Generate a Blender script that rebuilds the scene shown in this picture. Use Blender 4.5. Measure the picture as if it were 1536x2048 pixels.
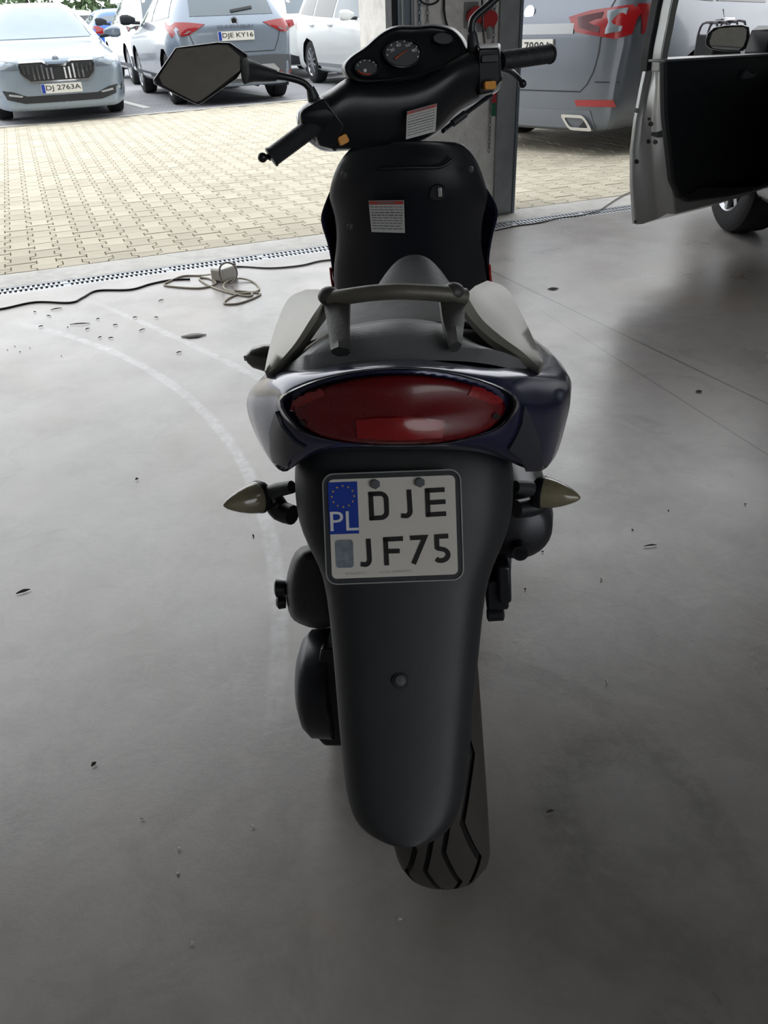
import bpy, bmesh, math, random
from mathutils import Vector, Matrix, Euler, geometry
from mathutils.bvhtree import BVHTree
random.seed(7)
for o in list(bpy.data.objects): bpy.data.objects.remove(o)
SC = bpy.context.scene
COL = SC.collection
# ---------------------------------------------------------------- camera
F_PX, CX, CY, CAM_H = 1620.0, 768.0, 1024.0, 1.08
ROLL = math.atan(0.042)
TH = math.atan((1024 - 24) * math.cos(ROLL) / F_PX)
FWD = Vector((0, math.cos(TH), -math.sin(TH)))
_d0 = Vector((0, -math.sin(TH), -math.cos(TH))); _r0 = Vector((1, 0, 0))
RIGHT = _r0 * math.cos(ROLL) + _d0 * math.sin(ROLL)
DOWN = _d0 * math.cos(ROLL) - _r0 * math.sin(ROLL)
CAM = Vector((0, 0, CAM_H))
cam_data = bpy.data.cameras.new('camera'); cam = bpy.data.objects.new('camera', cam_data); COL.objects.link(cam)
up = -DOWN; back = -FWD
cam.matrix_world = Matrix(((RIGHT.x, up.x, back.x, 0), (RIGHT.y, up.y, back.y, 0), (RIGHT.z, up.z, back.z, CAM_H), (0, 0, 0, 1)))
cam_data.sensor_width = 36.0; cam_data.lens = F_PX / 2048.0 * 36.0
cam_data.clip_start = 0.02; cam_data.clip_end = 300
SC.camera = cam
# ---------------------------------------------------------------- sky, exposure
world = bpy.data.worlds.new('overcast'); SC.world = world; world.use_nodes = True
bg = world.node_tree.nodes['Background']; bg.inputs[0].default_value = (0.965, 0.985, 1.0, 1); bg.inputs[1].default_value = 2.5
SC.view_settings.view_transform = 'Standard'; SC.view_settings.look = 'None'
SC.view_settings.exposure = 0.18; SC.view_settings.gamma = 1.0; SC.view_settings.use_curve_mapping = False
SC.cycles.max_bounces = 6; SC.cycles.diffuse_bounces = 3; SC.cycles.glossy_bounces = 3; SC.cycles.transmission_bounces = 2; SC.cycles.caustics_reflective = False; SC.cycles.caustics_refractive = False
# ---------------------------------------------------------------- measuring helpers
def ray(px, py): return FWD + RIGHT * ((px - CX) / F_PX) + DOWN * ((py - CY) / F_PX)
def aty(px, py, y):
    r = ray(px, py); return CAM + r * (y / r.y)
def atz(px, py, z):
    r = ray(px, py); return CAM + r * ((z - CAM_H) / r.z)
YAW = math.radians(20.7)
E1 = Vector((math.cos(YAW), math.sin(YAW), 0)); E2 = Vector((-math.sin(YAW), math.cos(YAW), 0))
def uv(u, v, z=0.0): return E1 * u + E2 * v + Vector((0, 0, z))
# ---------------------------------------------------------------- materials
def lin(c):
    if isinstance(c, str):
        c = [int(c[i:i+2], 16) / 255 for i in (0, 2, 4)]
    return tuple(((x / 12.92) if x <= 0.04045 else ((x + 0.055) / 1.055) ** 2.4) for x in c) + (1.0,)
MATS = {}
def mat(name, color, rough=0.5, metal=0.0, var=0.10, vscale=30.0, bump=0.0, bscale=200.0, coat=0.0, trans=0.0, ior=1.45, emit=None, alpha=1.0, island=False, spec=0.5):
    if name in MATS: return MATS[name]
    m = bpy.data.materials.new(name); m.use_nodes = True
    nt = m.node_tree; N = nt.nodes; L = nt.links
    p = N['Principled BSDF']
    c = lin(color)
    tc = N.new('ShaderNodeTexCoord')
    nz = N.new('ShaderNodeTexNoise'); nz.inputs['Scale'].default_value = vscale; nz.inputs['Detail'].default_value = 2
    L.new(tc.outputs['Object'], nz.inputs['Vector'])
    mx = N.new('ShaderNodeMix'); mx.data_type = 'RGBA'
    mx.inputs[6].default_value = tuple(max(0, x * (1 - var)) for x in c[:3]) + (1,)
    mx.inputs[7].default_value = tuple(min(1, x * (1 + var)) for x in c[:3]) + (1,)
    L.new(nz.outputs['Fac'], mx.inputs[0])
    out = mx.outputs[2]
    if island:
        oi = N.new('ShaderNodeObjectInfo'); gi = N.new('ShaderNodeNewGeometry')
        ad = N.new('ShaderNodeMath'); ad.operation = 'ADD'; L.new(oi.outputs['Random'], ad.inputs[0]); L.new(gi.outputs['Random Per Island'], ad.inputs[1])
        fr = N.new('ShaderNodeMath'); fr.operation = 'FRACT'; L.new(ad.outputs[0], fr.inputs[0])
        mr = N.new('ShaderNodeMapRange'); mr.inputs[3].default_value = 0.86; mr.inputs[4].default_value = 1.08; L.new(fr.outputs[0], mr.inputs[0])
        vm = N.new('ShaderNodeVectorMath'); vm.operation = 'SCALE'; L.new(out, vm.inputs[0]); L.new(mr.outputs[0], vm.inputs['Scale'])
        out = vm.outputs[0]
    L.new(out, p.inputs['Base Color'])
    p.inputs['Roughness'].default_value = rough; p.inputs['Metallic'].default_value = metal
    p.inputs['Coat Weight'].default_value = coat; p.inputs['Coat Roughness'].default_value = 0.06
    p.inputs['Transmission Weight'].default_value = trans; p.inputs['IOR'].default_value = ior
    p.inputs['Specular IOR Level'].default_value = spec; p.inputs['Alpha'].default_value = alpha
    if rough > 0.12 and trans == 0:
        rr = N.new('ShaderNodeMapRange'); rr.inputs[3].default_value = rough * 0.85; rr.inputs[4].default_value = min(1, rough * 1.15)
        L.new(nz.outputs['Fac'], rr.inputs[0]); L.new(rr.outputs[0], p.inputs['Roughness'])
    if bump > 0:
        n2 = N.new('ShaderNodeTexNoise'); n2.inputs['Scale'].default_value = bscale; n2.inputs['Detail'].default_value = 1
        L.new(tc.outputs['Object'], n2.inputs['Vector'])
        b = N.new('ShaderNodeBump'); b.inputs['Strength'].default_value = bump; b.inputs['Distance'].default_value = 0.004
        L.new(n2.outputs['Fac'], b.inputs['Height']); L.new(b.outputs['Normal'], p.inputs['Normal'])
    if emit:
        p.inputs['Emission Color'].default_value = lin(emit[0]); p.inputs['Emission Strength'].default_value = emit[1]
    MATS[name] = m
    return m
# ---------------------------------------------------------------- mesh helpers
def obj(name, verts, faces, m, parent=None, smooth=True, sub=0, bevel=0.0, bseg=2, solid=0.0):
    me = bpy.data.meshes.new(name); me.from_pydata([tuple(v) for v in verts], [], faces); me.validate()
    bm = bmesh.new(); bm.from_mesh(me); bmesh.ops.recalc_face_normals(bm, faces=bm.faces); bm.to_mesh(me); bm.free()
    me.polygons.foreach_set('use_smooth', [bool(smooth)] * len(me.polygons))
    o = bpy.data.objects.new(name, me); COL.objects.link(o)
    if m: me.materials.append(m)
    if parent: o.parent = parent
    if solid:
        md = o.modifiers.new('solid', 'SOLIDIFY'); md.thickness = solid; md.offset = -1
    if bevel:
        md = o.modifiers.new('bevel', 'BEVEL'); md.width = bevel; md.segments = bseg; md.limit_method = 'ANGLE'; md.angle_limit = math.radians(35)
    if sub:
        md = o.modifiers.new('sub', 'SUBSURF'); md.levels = sub; md.render_levels = sub
    if smooth and not sub:
        if hasattr(me, 'set_sharp_from_angle'): me.set_sharp_from_angle(angle=math.radians(42))
    return o
def thing(name, label, cat, loc=(0, 0, 0), rot=(0, 0, 0), group=None):
    o = bpy.data.objects.new(name, None); COL.objects.link(o); o.empty_display_size = 0.1
    o.location = loc; o.rotation_euler = rot; o['label'] = label; o['category'] = cat
    if group: o['group'] = group
    return o
def tag(o, label=None, cat=None, group=None, kind=None):
    if label: o['label'] = label
    if cat: o['category'] = cat
    if group: o['group'] = group
    if kind: o['kind'] = kind
    return o
def loft_data(rings, closed=True, cap=True):
    V = []; Fc = []; n = len(rings[0])
    for r in rings: V += [Vector(p) for p in r]
    for i in range(len(rings) - 1):
        for j in range(n if closed else n - 1):
            k = (j + 1) % n
            Fc.append((i*n + j, i*n + k, (i+1)*n + k, (i+1)*n + j))
    if cap and closed:
        Fc.append(tuple(range(n))[::-1]); Fc.append(tuple((len(rings)-1)*n + j for j in range(n)))
    return V, Fc
def loft(name, rings, m, parent=None, closed=True, cap=True, **k):
    V, Fc = loft_data(rings, closed, cap); return obj(name, V, Fc, m, parent, **k)
def catmull(pts, n=6, closed=False):
    P = [Vector(p) for p in pts]; out = []
    N = len(P)
    rng = range(N if closed else N - 1)
    for i in rng:
        g = (lambda k: P[k % N]) if closed else (lambda k: P[min(max(k, 0), N - 1)])
        p0, p1, p2, p3 = g(i-1), g(i), g(i+1), g(i+2)
        for s in range(n):
            t = s / n
            out.append(0.5 * ((2*p1) + (p2-p0)*t + (2*p0-5*p1+4*p2-p3)*t*t + (3*p1-p0-3*p2+p3)*t**3))
    if not closed: out.append(P[-1].copy())
    return out
def tube_data(pts, rad, seg=10, cap=True):
    P = [Vector(p) for p in pts]; n = len(P)
    R = rad if isinstance(rad, (list, tuple)) else [rad] * n
    if len(R) != n:
        R = [R[0] + 0 for _ in range(n)] if len(R) == 1 else [R[min(int(i*(len(R)-1)/(n-1)), len(R)-2)] + (R[min(int(i*(len(R)-1)/(n-1))+1, len(R)-1)] - R[min(int(i*(len(R)-1)/(n-1)), len(R)-2)]) * ((i*(len(R)-1)/(n-1)) - min(int(i*(len(R)-1)/(n-1)), len(R)-2)) for i in range(n)]
    rings = []; prev = None
    for i in range(n):
        t = (P[min(i+1, n-1)] - P[max(i-1, 0)]).normalized()
        if prev is None:
            a = Vector((0, 0, 1)) if abs(t.z) < 0.9 else Vector((1, 0, 0))
            nrm = (a - t * a.dot(t)).normalized()
        else:
            nrm = (prev - t * prev.dot(t))
            nrm = nrm.normalized() if nrm.length > 1e-6 else prev
        prev = nrm; b = t.cross(nrm)
        rings.append([P[i] + (nrm * math.cos(2*math.pi*j/seg) + b * math.sin(2*math.pi*j/seg)) * R[i] for j in range(seg)])
    return loft_data(rings, True, cap)
def tube(name, pts, rad, m, parent=None, seg=10, smooth_path=0, **k):
    if smooth_path: pts = catmull(pts, smooth_path)
    V, Fc = tube_data(pts, rad, seg); return obj(name, V, Fc, m, parent, **k)
def lathe_data(profile, origin, axis, seg=24):
    """profile: list of (along, radius)."""
    axis = Vector(axis).normalized(); a = Vector((0, 0, 1)) if abs(axis.z) < 0.9 else Vector((0, 1, 0))
    n = (a - axis * a.dot(axis)).normalized(); b = axis.cross(n); origin = Vector(origin)
    rings = [[origin + axis * s + (n * math.cos(2*math.pi*j/seg) + b * math.sin(2*math.pi*j/seg)) * r for j in range(seg)] for s, r in profile]
    return loft_data(rings, True, True)
def lathe(name, profile, origin, axis, m, parent=None, seg=24, **k):
    V, Fc = lathe_data(profile, origin, axis, seg); return obj(name, V, Fc, m, parent, **k)
def box_data(c, s, rot=None):
    c = Vector(c); V = []
    for dx in (-1, 1):
        for dy in (-1, 1):
            for dz in (-1, 1):
                v = Vector((dx*s[0]/2, dy*s[1]/2, dz*s[2]/2))
                if rot: v = rot @ v
                V.append(c + v)
    return V, [(0,1,3,2),(4,6,7,5),(0,4,5,1),(2,3,7,6),(0,2,6,4),(1,5,7,3)]
def box(name, c, s, m, parent=None, rot=None, bevel=0.0, bseg=2, **k):
    V, Fc = box_data(c, s, rot); return obj(name, V, Fc, m, parent, bevel=bevel, bseg=bseg, smooth=bevel > 0, **k)
def merge(parts):
    V = []; Fc = []
    for v, f in parts:
        o = len(V); V += list(v); Fc += [tuple(i + o for i in q) for q in f]
    return V, Fc
def prism_data(poly, mapf, d0, d1):
    """poly: 2D outline; mapf(x, y, d) -> Vector."""
    n = len(poly)
    V = [mapf(x, y, d0) for x, y in poly] + [mapf(x, y, d1) for x, y in poly]
    Fc = [tuple(range(n)), tuple(range(2*n-1, n-1, -1))] + [(i, (i+1) % n, n + (i+1) % n, n + i) for i in range(n)]
    return V, Fc
def prism(name, poly, mapf, d0, d1, m, parent=None, bevel=0.0, **k):
    V, Fc = prism_data(poly, mapf, d0, d1); return obj(name, V, Fc, m, parent, bevel=bevel, smooth=bevel > 0, **k)
def rrect(w, h, r, n=4, cx=0, cy=0):
    out = []
    for (sx, sy, a0) in ((1, 1, 0), (-1, 1, 90), (-1, -1, 180), (1, -1, 270)):
        for i in range(n + 1):
            a = math.radians(a0 + 90 * i / n)
            out.append((cx + sx*(w/2 - r) + r*math.cos(a), cy + sy*(h/2 - r) + r*math.sin(a)))
    return out
def text(name, s, width, height, frame, m, parent, depth=0.0008):
    """frame: Matrix in parent space, text lies in its XY plane, centred."""
    cu = bpy.data.curves.new(name, 'FONT'); cu.body = s; cu.align_x = 'CENTER'; cu.align_y = 'CENTER'; cu.size = 1.0; cu.extrude = 0.5; cu.resolution_u = 3
    o = bpy.data.objects.new(name, cu); COL.objects.link(o); cu.materials.append(m)
    bpy.context.view_layer.update()
    d = o.dimensions
    bb = [Vector(b) for b in o.bound_box]; ctr = (bb[0] + bb[6]) / 2
    S = Matrix.Diagonal((width / max(d.x, 1e-4), height / max(d.y, 1e-4), depth, 1))
    me = bpy.data.meshes.new_from_object(o.evaluated_get(bpy.context.evaluated_depsgraph_get()))
    bpy.data.objects.remove(o); bpy.data.curves.remove(cu)
    me.transform(frame @ S @ Matrix.Translation((-ctr.x, -ctr.y, 0))); me.name = name
    o = bpy.data.objects.new(name, me); COL.objects.link(o); o.parent = parent
    if not me.materials: me.materials.append(m)
    return o
def frame_from(o, x, y):
    x = Vector(x).normalized(); y = Vector(y); y = (y - x * y.dot(x)).normalized(); z = x.cross(y)
    return Matrix(((x.x, y.x, z.x, o[0]), (x.y, y.y, z.y, o[1]), (x.z, y.z, z.z, o[2]), (0, 0, 0, 1)))
def copy_tree(o, parent=None):
    c = o.copy(); COL.objects.link(c)
    if parent: c.parent = parent
    for ch in list(o.children): copy_tree(ch, c)
    return c

def skin(*objs):
    """surface lookup of finished parts, in the space of their parent."""
    bpy.context.view_layer.update(); dg = bpy.context.evaluated_depsgraph_get(); V = []; Fc = []
    for o in objs:
        me = o.evaluated_get(dg).to_mesh(); b = len(V); V += [v.co.copy() for v in me.vertices]; Fc += [tuple(i + b for i in p.vertices) for p in me.polygons]
    return BVHTree.FromPolygons(V, Fc)
def inside_poly(pts, x, y):
    c = False
    for i in range(len(pts)):
        a, b = pts[i], pts[i-1]
        if (a[1] > y) != (b[1] > y) and x < (b[0]-a[0])*(y-a[1])/(b[1]-a[1]) + a[0]: c = not c
    return c
def skin_patch(name, bvh, inv, pix, m, parent, lift=.002, thick=.004, res=14.0):
    """a thin piece laid on a finished surface; its outline is measured on the photograph."""
    pts = []; n = len(pix)
    for i in range(n):
        a = Vector(pix[i]); b = Vector(pix[(i+1) % n]); k = max(1, int((b-a).length/res))
        for q in range(k): pts.append(a + (b-a)*q/k)
    nb = len(pts); allp = list(pts); xs = [p.x for p in pts]; ys = [p.y for p in pts]
    x = min(xs) + res*.6
    while x < max(xs):
        y = min(ys) + res*.6
        while y < max(ys):
            if inside_poly(pts, x, y) and min((Vector((x, y)) - p).length for p in pts) > res*.45: allp.append(Vector((x, y)))
            y += res
        x += res
    vo, eo, fo, _, _, _ = geometry.delaunay_2d_cdt(allp, [(i, (i+1) % nb) for i in range(nb)], [], 1, 1e-5)
    o = inv @ CAM; R3 = inv.to_3x3(); top = []; bot = []; last = None
    for p in vo:
        d = (R3 @ ray(p.x, p.y)).normalized(); h, nn, i, dist = bvh.ray_cast(o, d)
        if h is None: h, nn, i, dist = bvh.find_nearest(o + d*(last or 1.0))
        else: last = dist
        nn = nn if nn.dot(d) < 0 else -nn
        top.append(h + nn*lift); bot.append(h - nn*thick)
    N = len(vo); E_ = {(f[i], f[(i+1) % len(f)]) for f in fo for i in range(len(f))}
    Fc = [tuple(f) for f in fo] + [tuple(q + N for q in f[::-1]) for f in fo] + [(b, a, a + N, b + N) for a, b in E_ if (b, a) not in E_]
    return obj(name, top + bot, Fc, m, parent)
# ================================================================ the setting
def circ_fit(pts):
    (x1, y1), (x2, y2), (x3, y3) = pts
    a = x1*(y2-y3) - y1*(x2-x3) + x2*y3 - x3*y2
    b = (x1*x1+y1*y1)*(y3-y2) + (x2*x2+y2*y2)*(y1-y3) + (x3*x3+y3*y3)*(y2-y1)
    c = (x1*x1+y1*y1)*(x2-x3) + (x2*x2+y2*y2)*(x3-x1) + (x3*x3+y3*y3)*(x1-x2)
    cx, cy = -b/(2*a), -c/(2*a); return cx, cy, math.hypot(x1-cx, y1-cy)
def concrete(name, base, marks=True, rough=0.42, light=0.05):
    m = bpy.data.materials.new(name); m.use_nodes = True; nt = m.node_tree; N = nt.nodes; L = nt.links; p = N['Principled BSDF']
    tc = N.new('ShaderNodeTexCoord'); P = tc.outputs['Object']
    cache = {}
    def noise(s, det=6, rg=0.6, dist=0.0):
        det = min(det, 4)
        if (s, det, rg, dist) in cache: return cache[(s, det, rg, dist)]
        n = N.new('ShaderNodeTexNoise'); n.inputs['Scale'].default_value = s; n.inputs['Detail'].default_value = det; n.inputs['Roughness'].default_value = rg; n.inputs['Distortion'].default_value = dist
        L.new(P, n.inputs['Vector']); cache[(s, det, rg, dist)] = n.outputs['Fac']; return n.outputs['Fac']
    def rng(v, a, b, c, d):
        r = N.new('ShaderNodeMapRange'); r.inputs[1].default_value = a; r.inputs[2].default_value = b; r.inputs[3].default_value = c; r.inputs[4].default_value = d; L.new(v, r.inputs[0]); return r.outputs[0]
    def math_(op, a, b=None):
        n = N.new('ShaderNodeMath'); n.operation = op
        for i, x in enumerate((a, b)):
            if x is None: continue
            if isinstance(x, (int, float)): n.inputs[i].default_value = x
            else: L.new(x, n.inputs[i])
        return n.outputs[0]
    def mix(f, a, b, mode='MIX'):
        n = N.new('ShaderNodeMix'); n.data_type = 'RGBA'; n.blend_type = mode
        if isinstance(f, (int, float)): n.inputs[0].default_value = f
        else: L.new(f, n.inputs[0])
        for i, x in ((6, a), (7, b)):
            if isinstance(x, tuple): n.inputs[i].default_value = x
            else: L.new(x, n.inputs[i])
        return n.outputs[2]
    c = lin(base)
    col = mix(rng(noise(1.3, 8, 0.65), .3, .7, 0, 1), tuple(x*(.84) for x in c[:3]) + (1,), tuple(min(1, x*1.12) for x in c[:3]) + (1,))
    col = mix(rng(noise(14, 6, .7, .5), .38, .70, 0, .8), col, tuple(min(1, x*1.18) for x in c[:3]) + (1,))
    col = mix(rng(noise(5.0, 7, .7, 1.2), .50, .72, 0, .55), col, tuple(x*.66 for x in c[:3]) + (1,))
    if marks:
        col = mix(rng(noise(.9, 6, .6, .8), .46, .70, 0, .5), col, lin('8d7f70'))
        sp = N.new('ShaderNodeSeparateXYZ'); L.new(P, sp.inputs[0]); X, Y = sp.outputs[0], sp.outputs[1]
        brk = rng(noise(26, 4, .7), .34, .6, .12, 1.0)
        def arc(pix, w, colr, amt):
            nonlocal col
            pts = [atz(a, b, 0)[:2] for a, b in pix]; cx, cy, r = circ_fit(pts)
            x2 = math_('POWER', math_('ABSOLUTE', math_('SUBTRACT', X, cx)), 2.0); y2 = math_('POWER', math_('ABSOLUTE', math_('SUBTRACT', Y, cy)), 2.0)
            d = math_('ABSOLUTE', math_('SUBTRACT', math_('SQRT', math_('ADD', x2, y2)), r))
            d = math_('ADD', d, rng(noise(9, 3), 0, 1, -w*.35, w*.35))
            f = math_('MULTIPLY', rng(d, w*.5, w, amt, 0), brk)
            ys = [q[1] for q in pts]; xs = [q[0] for q in pts]
            f = math_('MULTIPLY', f, rng(Y, max(ys)+.1, max(ys)+.6, 1, 0)); f = math_('MULTIPLY', f, rng(Y, min(ys)-.5, min(ys)-.1, 0, 1))
            f = math_('MULTIPLY', f, rng(X, min(xs)-.5, min(xs)-.1, 0, 1)); f = math_('MULTIPLY', f, rng(X, max(xs)+.1, max(xs)+.6, 1, 0))
            col = mix(f, col, lin(colr))
        def line(a, b, w, colr, amt, x0=None):
            nonlocal col
            A = atz(*a, 0); B = atz(*b, 0); d = (B - A).normalized(); n = Vector((-d.y, d.x))
            e = math_('ABSOLUTE', math_('SUBTRACT', math_('ADD', math_('MULTIPLY', X, n.x), math_('MULTIPLY', Y, n.y)), n.x*A.x + n.y*A.y))
            f = rng(e, w*.4, w, amt, 0)
            if x0 is not None: f = math_('MULTIPLY', f, rng(X, x0, x0+.15, 0, 1))
            col = mix(f, col, lin(colr))
        arc([(175, 684), (394, 810), (554, 1158)], .022, 'c9c9cd', .75)
        arc([(299, 651), (401, 698), (525, 760)], .020, 'c9c9cd', .6)
        arc([(1100, 1560), (1240, 1500), (1390, 1620)], .05, '5a5957', .30)
        arc([(1130, 1640), (1180, 1760), (1320, 1880)], .045, '5a5957', .26)
        arc([(1020, 1330), (1180, 1400), (1420, 1620)], .03, '55524e', .3)
        line((988, 545), (1536, 808), .006, '4d4a48', .8, .30)
        line((1253, 730), (1536, 910), .005, '55524f', .6, .62)
    L.new(col, p.inputs['Base Color'])
    L.new(rng(noise(3.1, 5), .3, .7, rough*.85, rough*1.3), p.inputs['Roughness'])
    p.inputs['Specular IOR Level'].default_value = 1.0 if marks else .4
    b = N.new('ShaderNodeBump'); b.inputs['Strength'].default_value = .10; b.inputs['Distance'].default_value = .003; L.new(noise(70, 5, .7), b.inputs['Height']); L.new(b.outputs[0], p.inputs['Normal'])
    return m
M_FLOOR = concrete('floor_concrete', '918d8b', True, .30)
M_APRON = concrete('apron_concrete', 'c2c0bc', False, .6)
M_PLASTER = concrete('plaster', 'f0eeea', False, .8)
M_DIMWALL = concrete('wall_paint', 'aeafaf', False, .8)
U0, U1, V0 = -6.0, 9.0, -5.0
VD0, VD1, VC = 4.24, 4.37, 4.63      # drain near edge, far edge, edge of the pavers
def slab(name, quad, z0, z1, m, kind='structure', parent=None):
    V = [Vector((q[0], q[1], z)) for z in (z0, z1) for q in quad]
    o = obj(name, V, [(3,2,1,0),(4,5,6,7),(0,1,5,4),(1,2,6,5),(2,3,7,6),(3,0,4,7)], m, parent, smooth=False)
    if kind: o['kind'] = kind
    return o
def uvquad(u0, u1, v0, v1): return [uv(u0, v0), uv(u1, v0), uv(u1, v1), uv(u0, v1)]
slab('floor', uvquad(U0, U1, V0, VD0), -0.15, 0, M_FLOOR)
slab('floor_threshold', uvquad(U0, U1, VD1, VC), -0.15, 0, M_APRON)
# walls, ceiling: sky enters by two gateways and an added opening at the back
ZC = 4.7; WT = 0.60; VW0 = 4.58; VW1 = VW0 + 0.46
PL, PR = 1.88, 2.63      # the pier between the gateways
GL, GR, GH = -4.2, 7.4, 4.0
M_BACKW = concrete('wall_back_paint', 'cfccc7', False, .8)
BG0, BG1, BGH = 0.2, 5.2, 3.3      # made-up opening in the back wall, added to light the scooter from behind
slab('wall_back_left', uvquad(U0, BG0, V0 - .2, V0), -0.15, ZC, M_BACKW)
slab('wall_back_right', uvquad(BG1, U1, V0 - .2, V0), -0.15, ZC, M_BACKW)
slab('wall_back_top', uvquad(BG0, BG1, V0 - .2, V0), BGH, ZC, M_BACKW)
slab('ground_back_added', uvquad(-40, 40, V0 - 40, V0), -.2, -.01, mat('added_ground_grey', '8c8b88', .9))  # unseen ground, added so the back opening stays dimmer below the horizon
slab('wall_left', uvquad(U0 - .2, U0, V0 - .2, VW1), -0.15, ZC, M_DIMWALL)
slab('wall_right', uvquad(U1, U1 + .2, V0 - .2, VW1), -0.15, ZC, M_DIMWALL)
slab('ceiling', uvquad(U0 - .2, U1 + .2, V0 - .2, VW1), ZC, ZC + .2, mat('dark_roof_sheet', '707274', .7, 0, .1, 2))
slab('wall_front_left', uvquad(U0, GL, VW0, VW1), -0.15, ZC, M_PLASTER)
slab('wall_front_right', uvquad(GR, U1, VW0, VW1), -0.15, ZC, M_PLASTER)
slab('wall_lintel', uvquad(GL, GR, VW0, VW1), GH, ZC, M_PLASTER)
M_FACADE = mat('facade_panel', '6f747b', .6, .2, .08, 1.5)
slab('wall_facade_top', uvquad(-14, 17, VW1 + .002, VW1 + .10), GH, 7.5, M_FACADE)
slab('wall_facade_left', uvquad(-14, GL, VW1 + .002, VW1 + .10), 0, GH, M_FACADE)
slab('wall_facade_right', uvquad(GR, 17, VW1 + .002, VW1 + .10), 0, GH, M_FACADE)
pier = slab('wall_pier', uvquad(PL, PR, VW0, VW1), -0.15, GH, M_PLASTER)
pier['label'] = 'off-white plastered pier between the two open gateways'
# steel trims and door rails on the pier
M_STEEL = mat('rail_steel', '9a9da0', .5, .3, .25, 12)
M_STEEL2 = mat('rail_bluegrey', '78838e', .5, .3, .2, 12)
M_RUB = mat('rubber_seal', '14161b', .6)
def uvbox(name, u0, u1, v0, v1, z0, z1, m, parent=None, bevel=.003):
    rot = Matrix.Rotation(YAW, 3, 'Z'); c = uv((u0+u1)/2, (v0+v1)/2, (z0+z1)/2)
    return box(name, c, (u1-u0, v1-v0, z1-z0), m, parent, rot=rot, bevel=bevel)
t = tag(uvbox('trim_1', PR - .11, PR + .012, VW0 - .022, VW0, 0, GH, M_STEEL), 'grey steel corner trim on the right edge of the pier', kind='structure')
o = uvbox('trim_edge', PR + .012, PR + .03, VW0 - .03, VW0 + .12, 0, GH, M_STEEL2, t)
t = tag(uvbox('trim_2', PL + .03, PL + .12, VW0 - .045, VW0, 0, GH, M_STEEL2), 'blue-grey steel gate rail on the left edge of the pier', kind='structure')
uvbox('trim_seal', PL - .002, PL + .03, VW0 - .03, VW0 + .06, 0, GH, M_RUB, t)
uvbox('rail_lip', PL + .095, PL + .105, VW0 - .062, VW0 - .045, 0, GH, M_STEEL, t)
uvbox('rail_lip', PL + .045, PL + .055, VW0 - .062, VW0 - .045, 0, GH, M_STEEL, t)
for u0 in (GL - .13, GR + .01):
    tag(uvbox('trim_3', u0, u0 + .12, VW0 - .03, VW0, 0, GH, M_STEEL), 'grey steel gate trim beside an open gateway', kind='structure')
# ------------------------------------------------ drain with slotted grating
ch = slab('floor_drain_channel', uvquad(U0, U1, VD0, VD1), -0.15, -0.035, mat('drain_dark', '101216', .9))
ch['label'] = 'dark drain channel under slotted metal grating'
M_GALV = mat('galvanised', 'a9adb2', .45, .75, .25, 60)
GW = VD1 - VD0
def grate_mesh():
    P = []; Lg = .5
    for v, w in ((.008, .016), (GW/2, .014), (GW - .008, .016)): P.append(box_data((Lg/2, v, -.006), (Lg - .002, w, .012)))
    n = 21; st = Lg / n
    for i in range(n + 1):
        for v0, v1, sh in ((.016, GW/2 - .007, 0), (GW/2 + .007, GW - .016, st*.45)):
            x = i*st + sh - st*.25
            if x < .006 or x > Lg - .006: x = min(max(x, .006), Lg - .006)
            P.append(box_data((x, (v0+v1)/2, -.007), (st*.48, v1 - v0, .011)))
    V, Fc = merge(P); me = bpy.data.meshes.new('grate_panel'); me.from_pydata([tuple(v) for v in V], [], Fc); me.materials.append(M_GALV); return me
gm = grate_mesh()
drain = thing('drain_grating', 'slotted galvanised drain grating across both gateways', 'grating', uv(0, VD0, 0), (0, 0, YAW))
for i in range(-10, 14):
    o = bpy.data.objects.new('grate_panel', gm); COL.objects.link(o); o.parent = drain; o.location = (i*.5, 0, -.001)
# ------------------------------------------------ interlocking pavers
PIT, ROW, AMP, GAP = .1305, .180, .0150, .0042
def paver_outline(gap):
    hw = PIT/2; hr = ROW/2; t0, t1 = .20*ROW, .30*ROW
    R = [(hw + AMP, hr), (hw + AMP, t1), (hw - AMP, t0), (hw - AMP, -t0), (hw + AMP, -t1), (hw + AMP, -hr)]
    out = []
    for x, y in R: out.append((x - gap, y - gap*(1 if y > t1+1e-4 else (-1 if y < -t1-1e-4 else 0))))
    return out + [(-x, y) for x, y in out[::-1]]
def paver_data(z=0.0):
    o0 = paver_outline(GAP/2); o1 = paver_outline(GAP/2 + .0035); n = len(o0)
    V = [Vector((x, y, z - .03)) for x, y in o0] + [Vector((x, y, z - .004)) for x, y in o0] + [Vector((x, y, z)) for x, y in o1]
    Fc = [tuple(2*n + i for i in range(n))[::-1]] + [(r*n + i, r*n + (i+1) % n, (r+1)*n + (i+1) % n, (r+1)*n + i) for r in (0, 1) for i in range(n)]
    return V, [f[::-1] for f in Fc]
M_PAVER = mat('cream_paver', 'bfb8a6', .85, 0, .14, 9, .35, 120, island=True)
M_JOINT = mat('mossy_joint', '635d4c', .95, 0, .5, 2.2, .3, 60)
far_v = lambda u: 12.41 + .147 * (u + .33)
slab('ground_paving_bed', [uv(-9, VC), uv(12, VC), uv(12, far_v(12)), uv(-9, far_v(-9))], -.2, -.012, M_JOINT)
pav = bpy.data.objects.new('ground_pavers', None); COL.objects.link(pav); pav['kind'] = 'structure'; pav['label'] = 'cream interlocking concrete paving outside the gateways'
pav.rotation_euler = (0, 0, YAW)
pm = bpy.data.meshes.new('paver'); V, Fc = paver_data(); pm.from_pydata([tuple(v) for v in V], [], Fc); pm.materials.append(M_PAVER)
cells = []
i0 = -40
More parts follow.
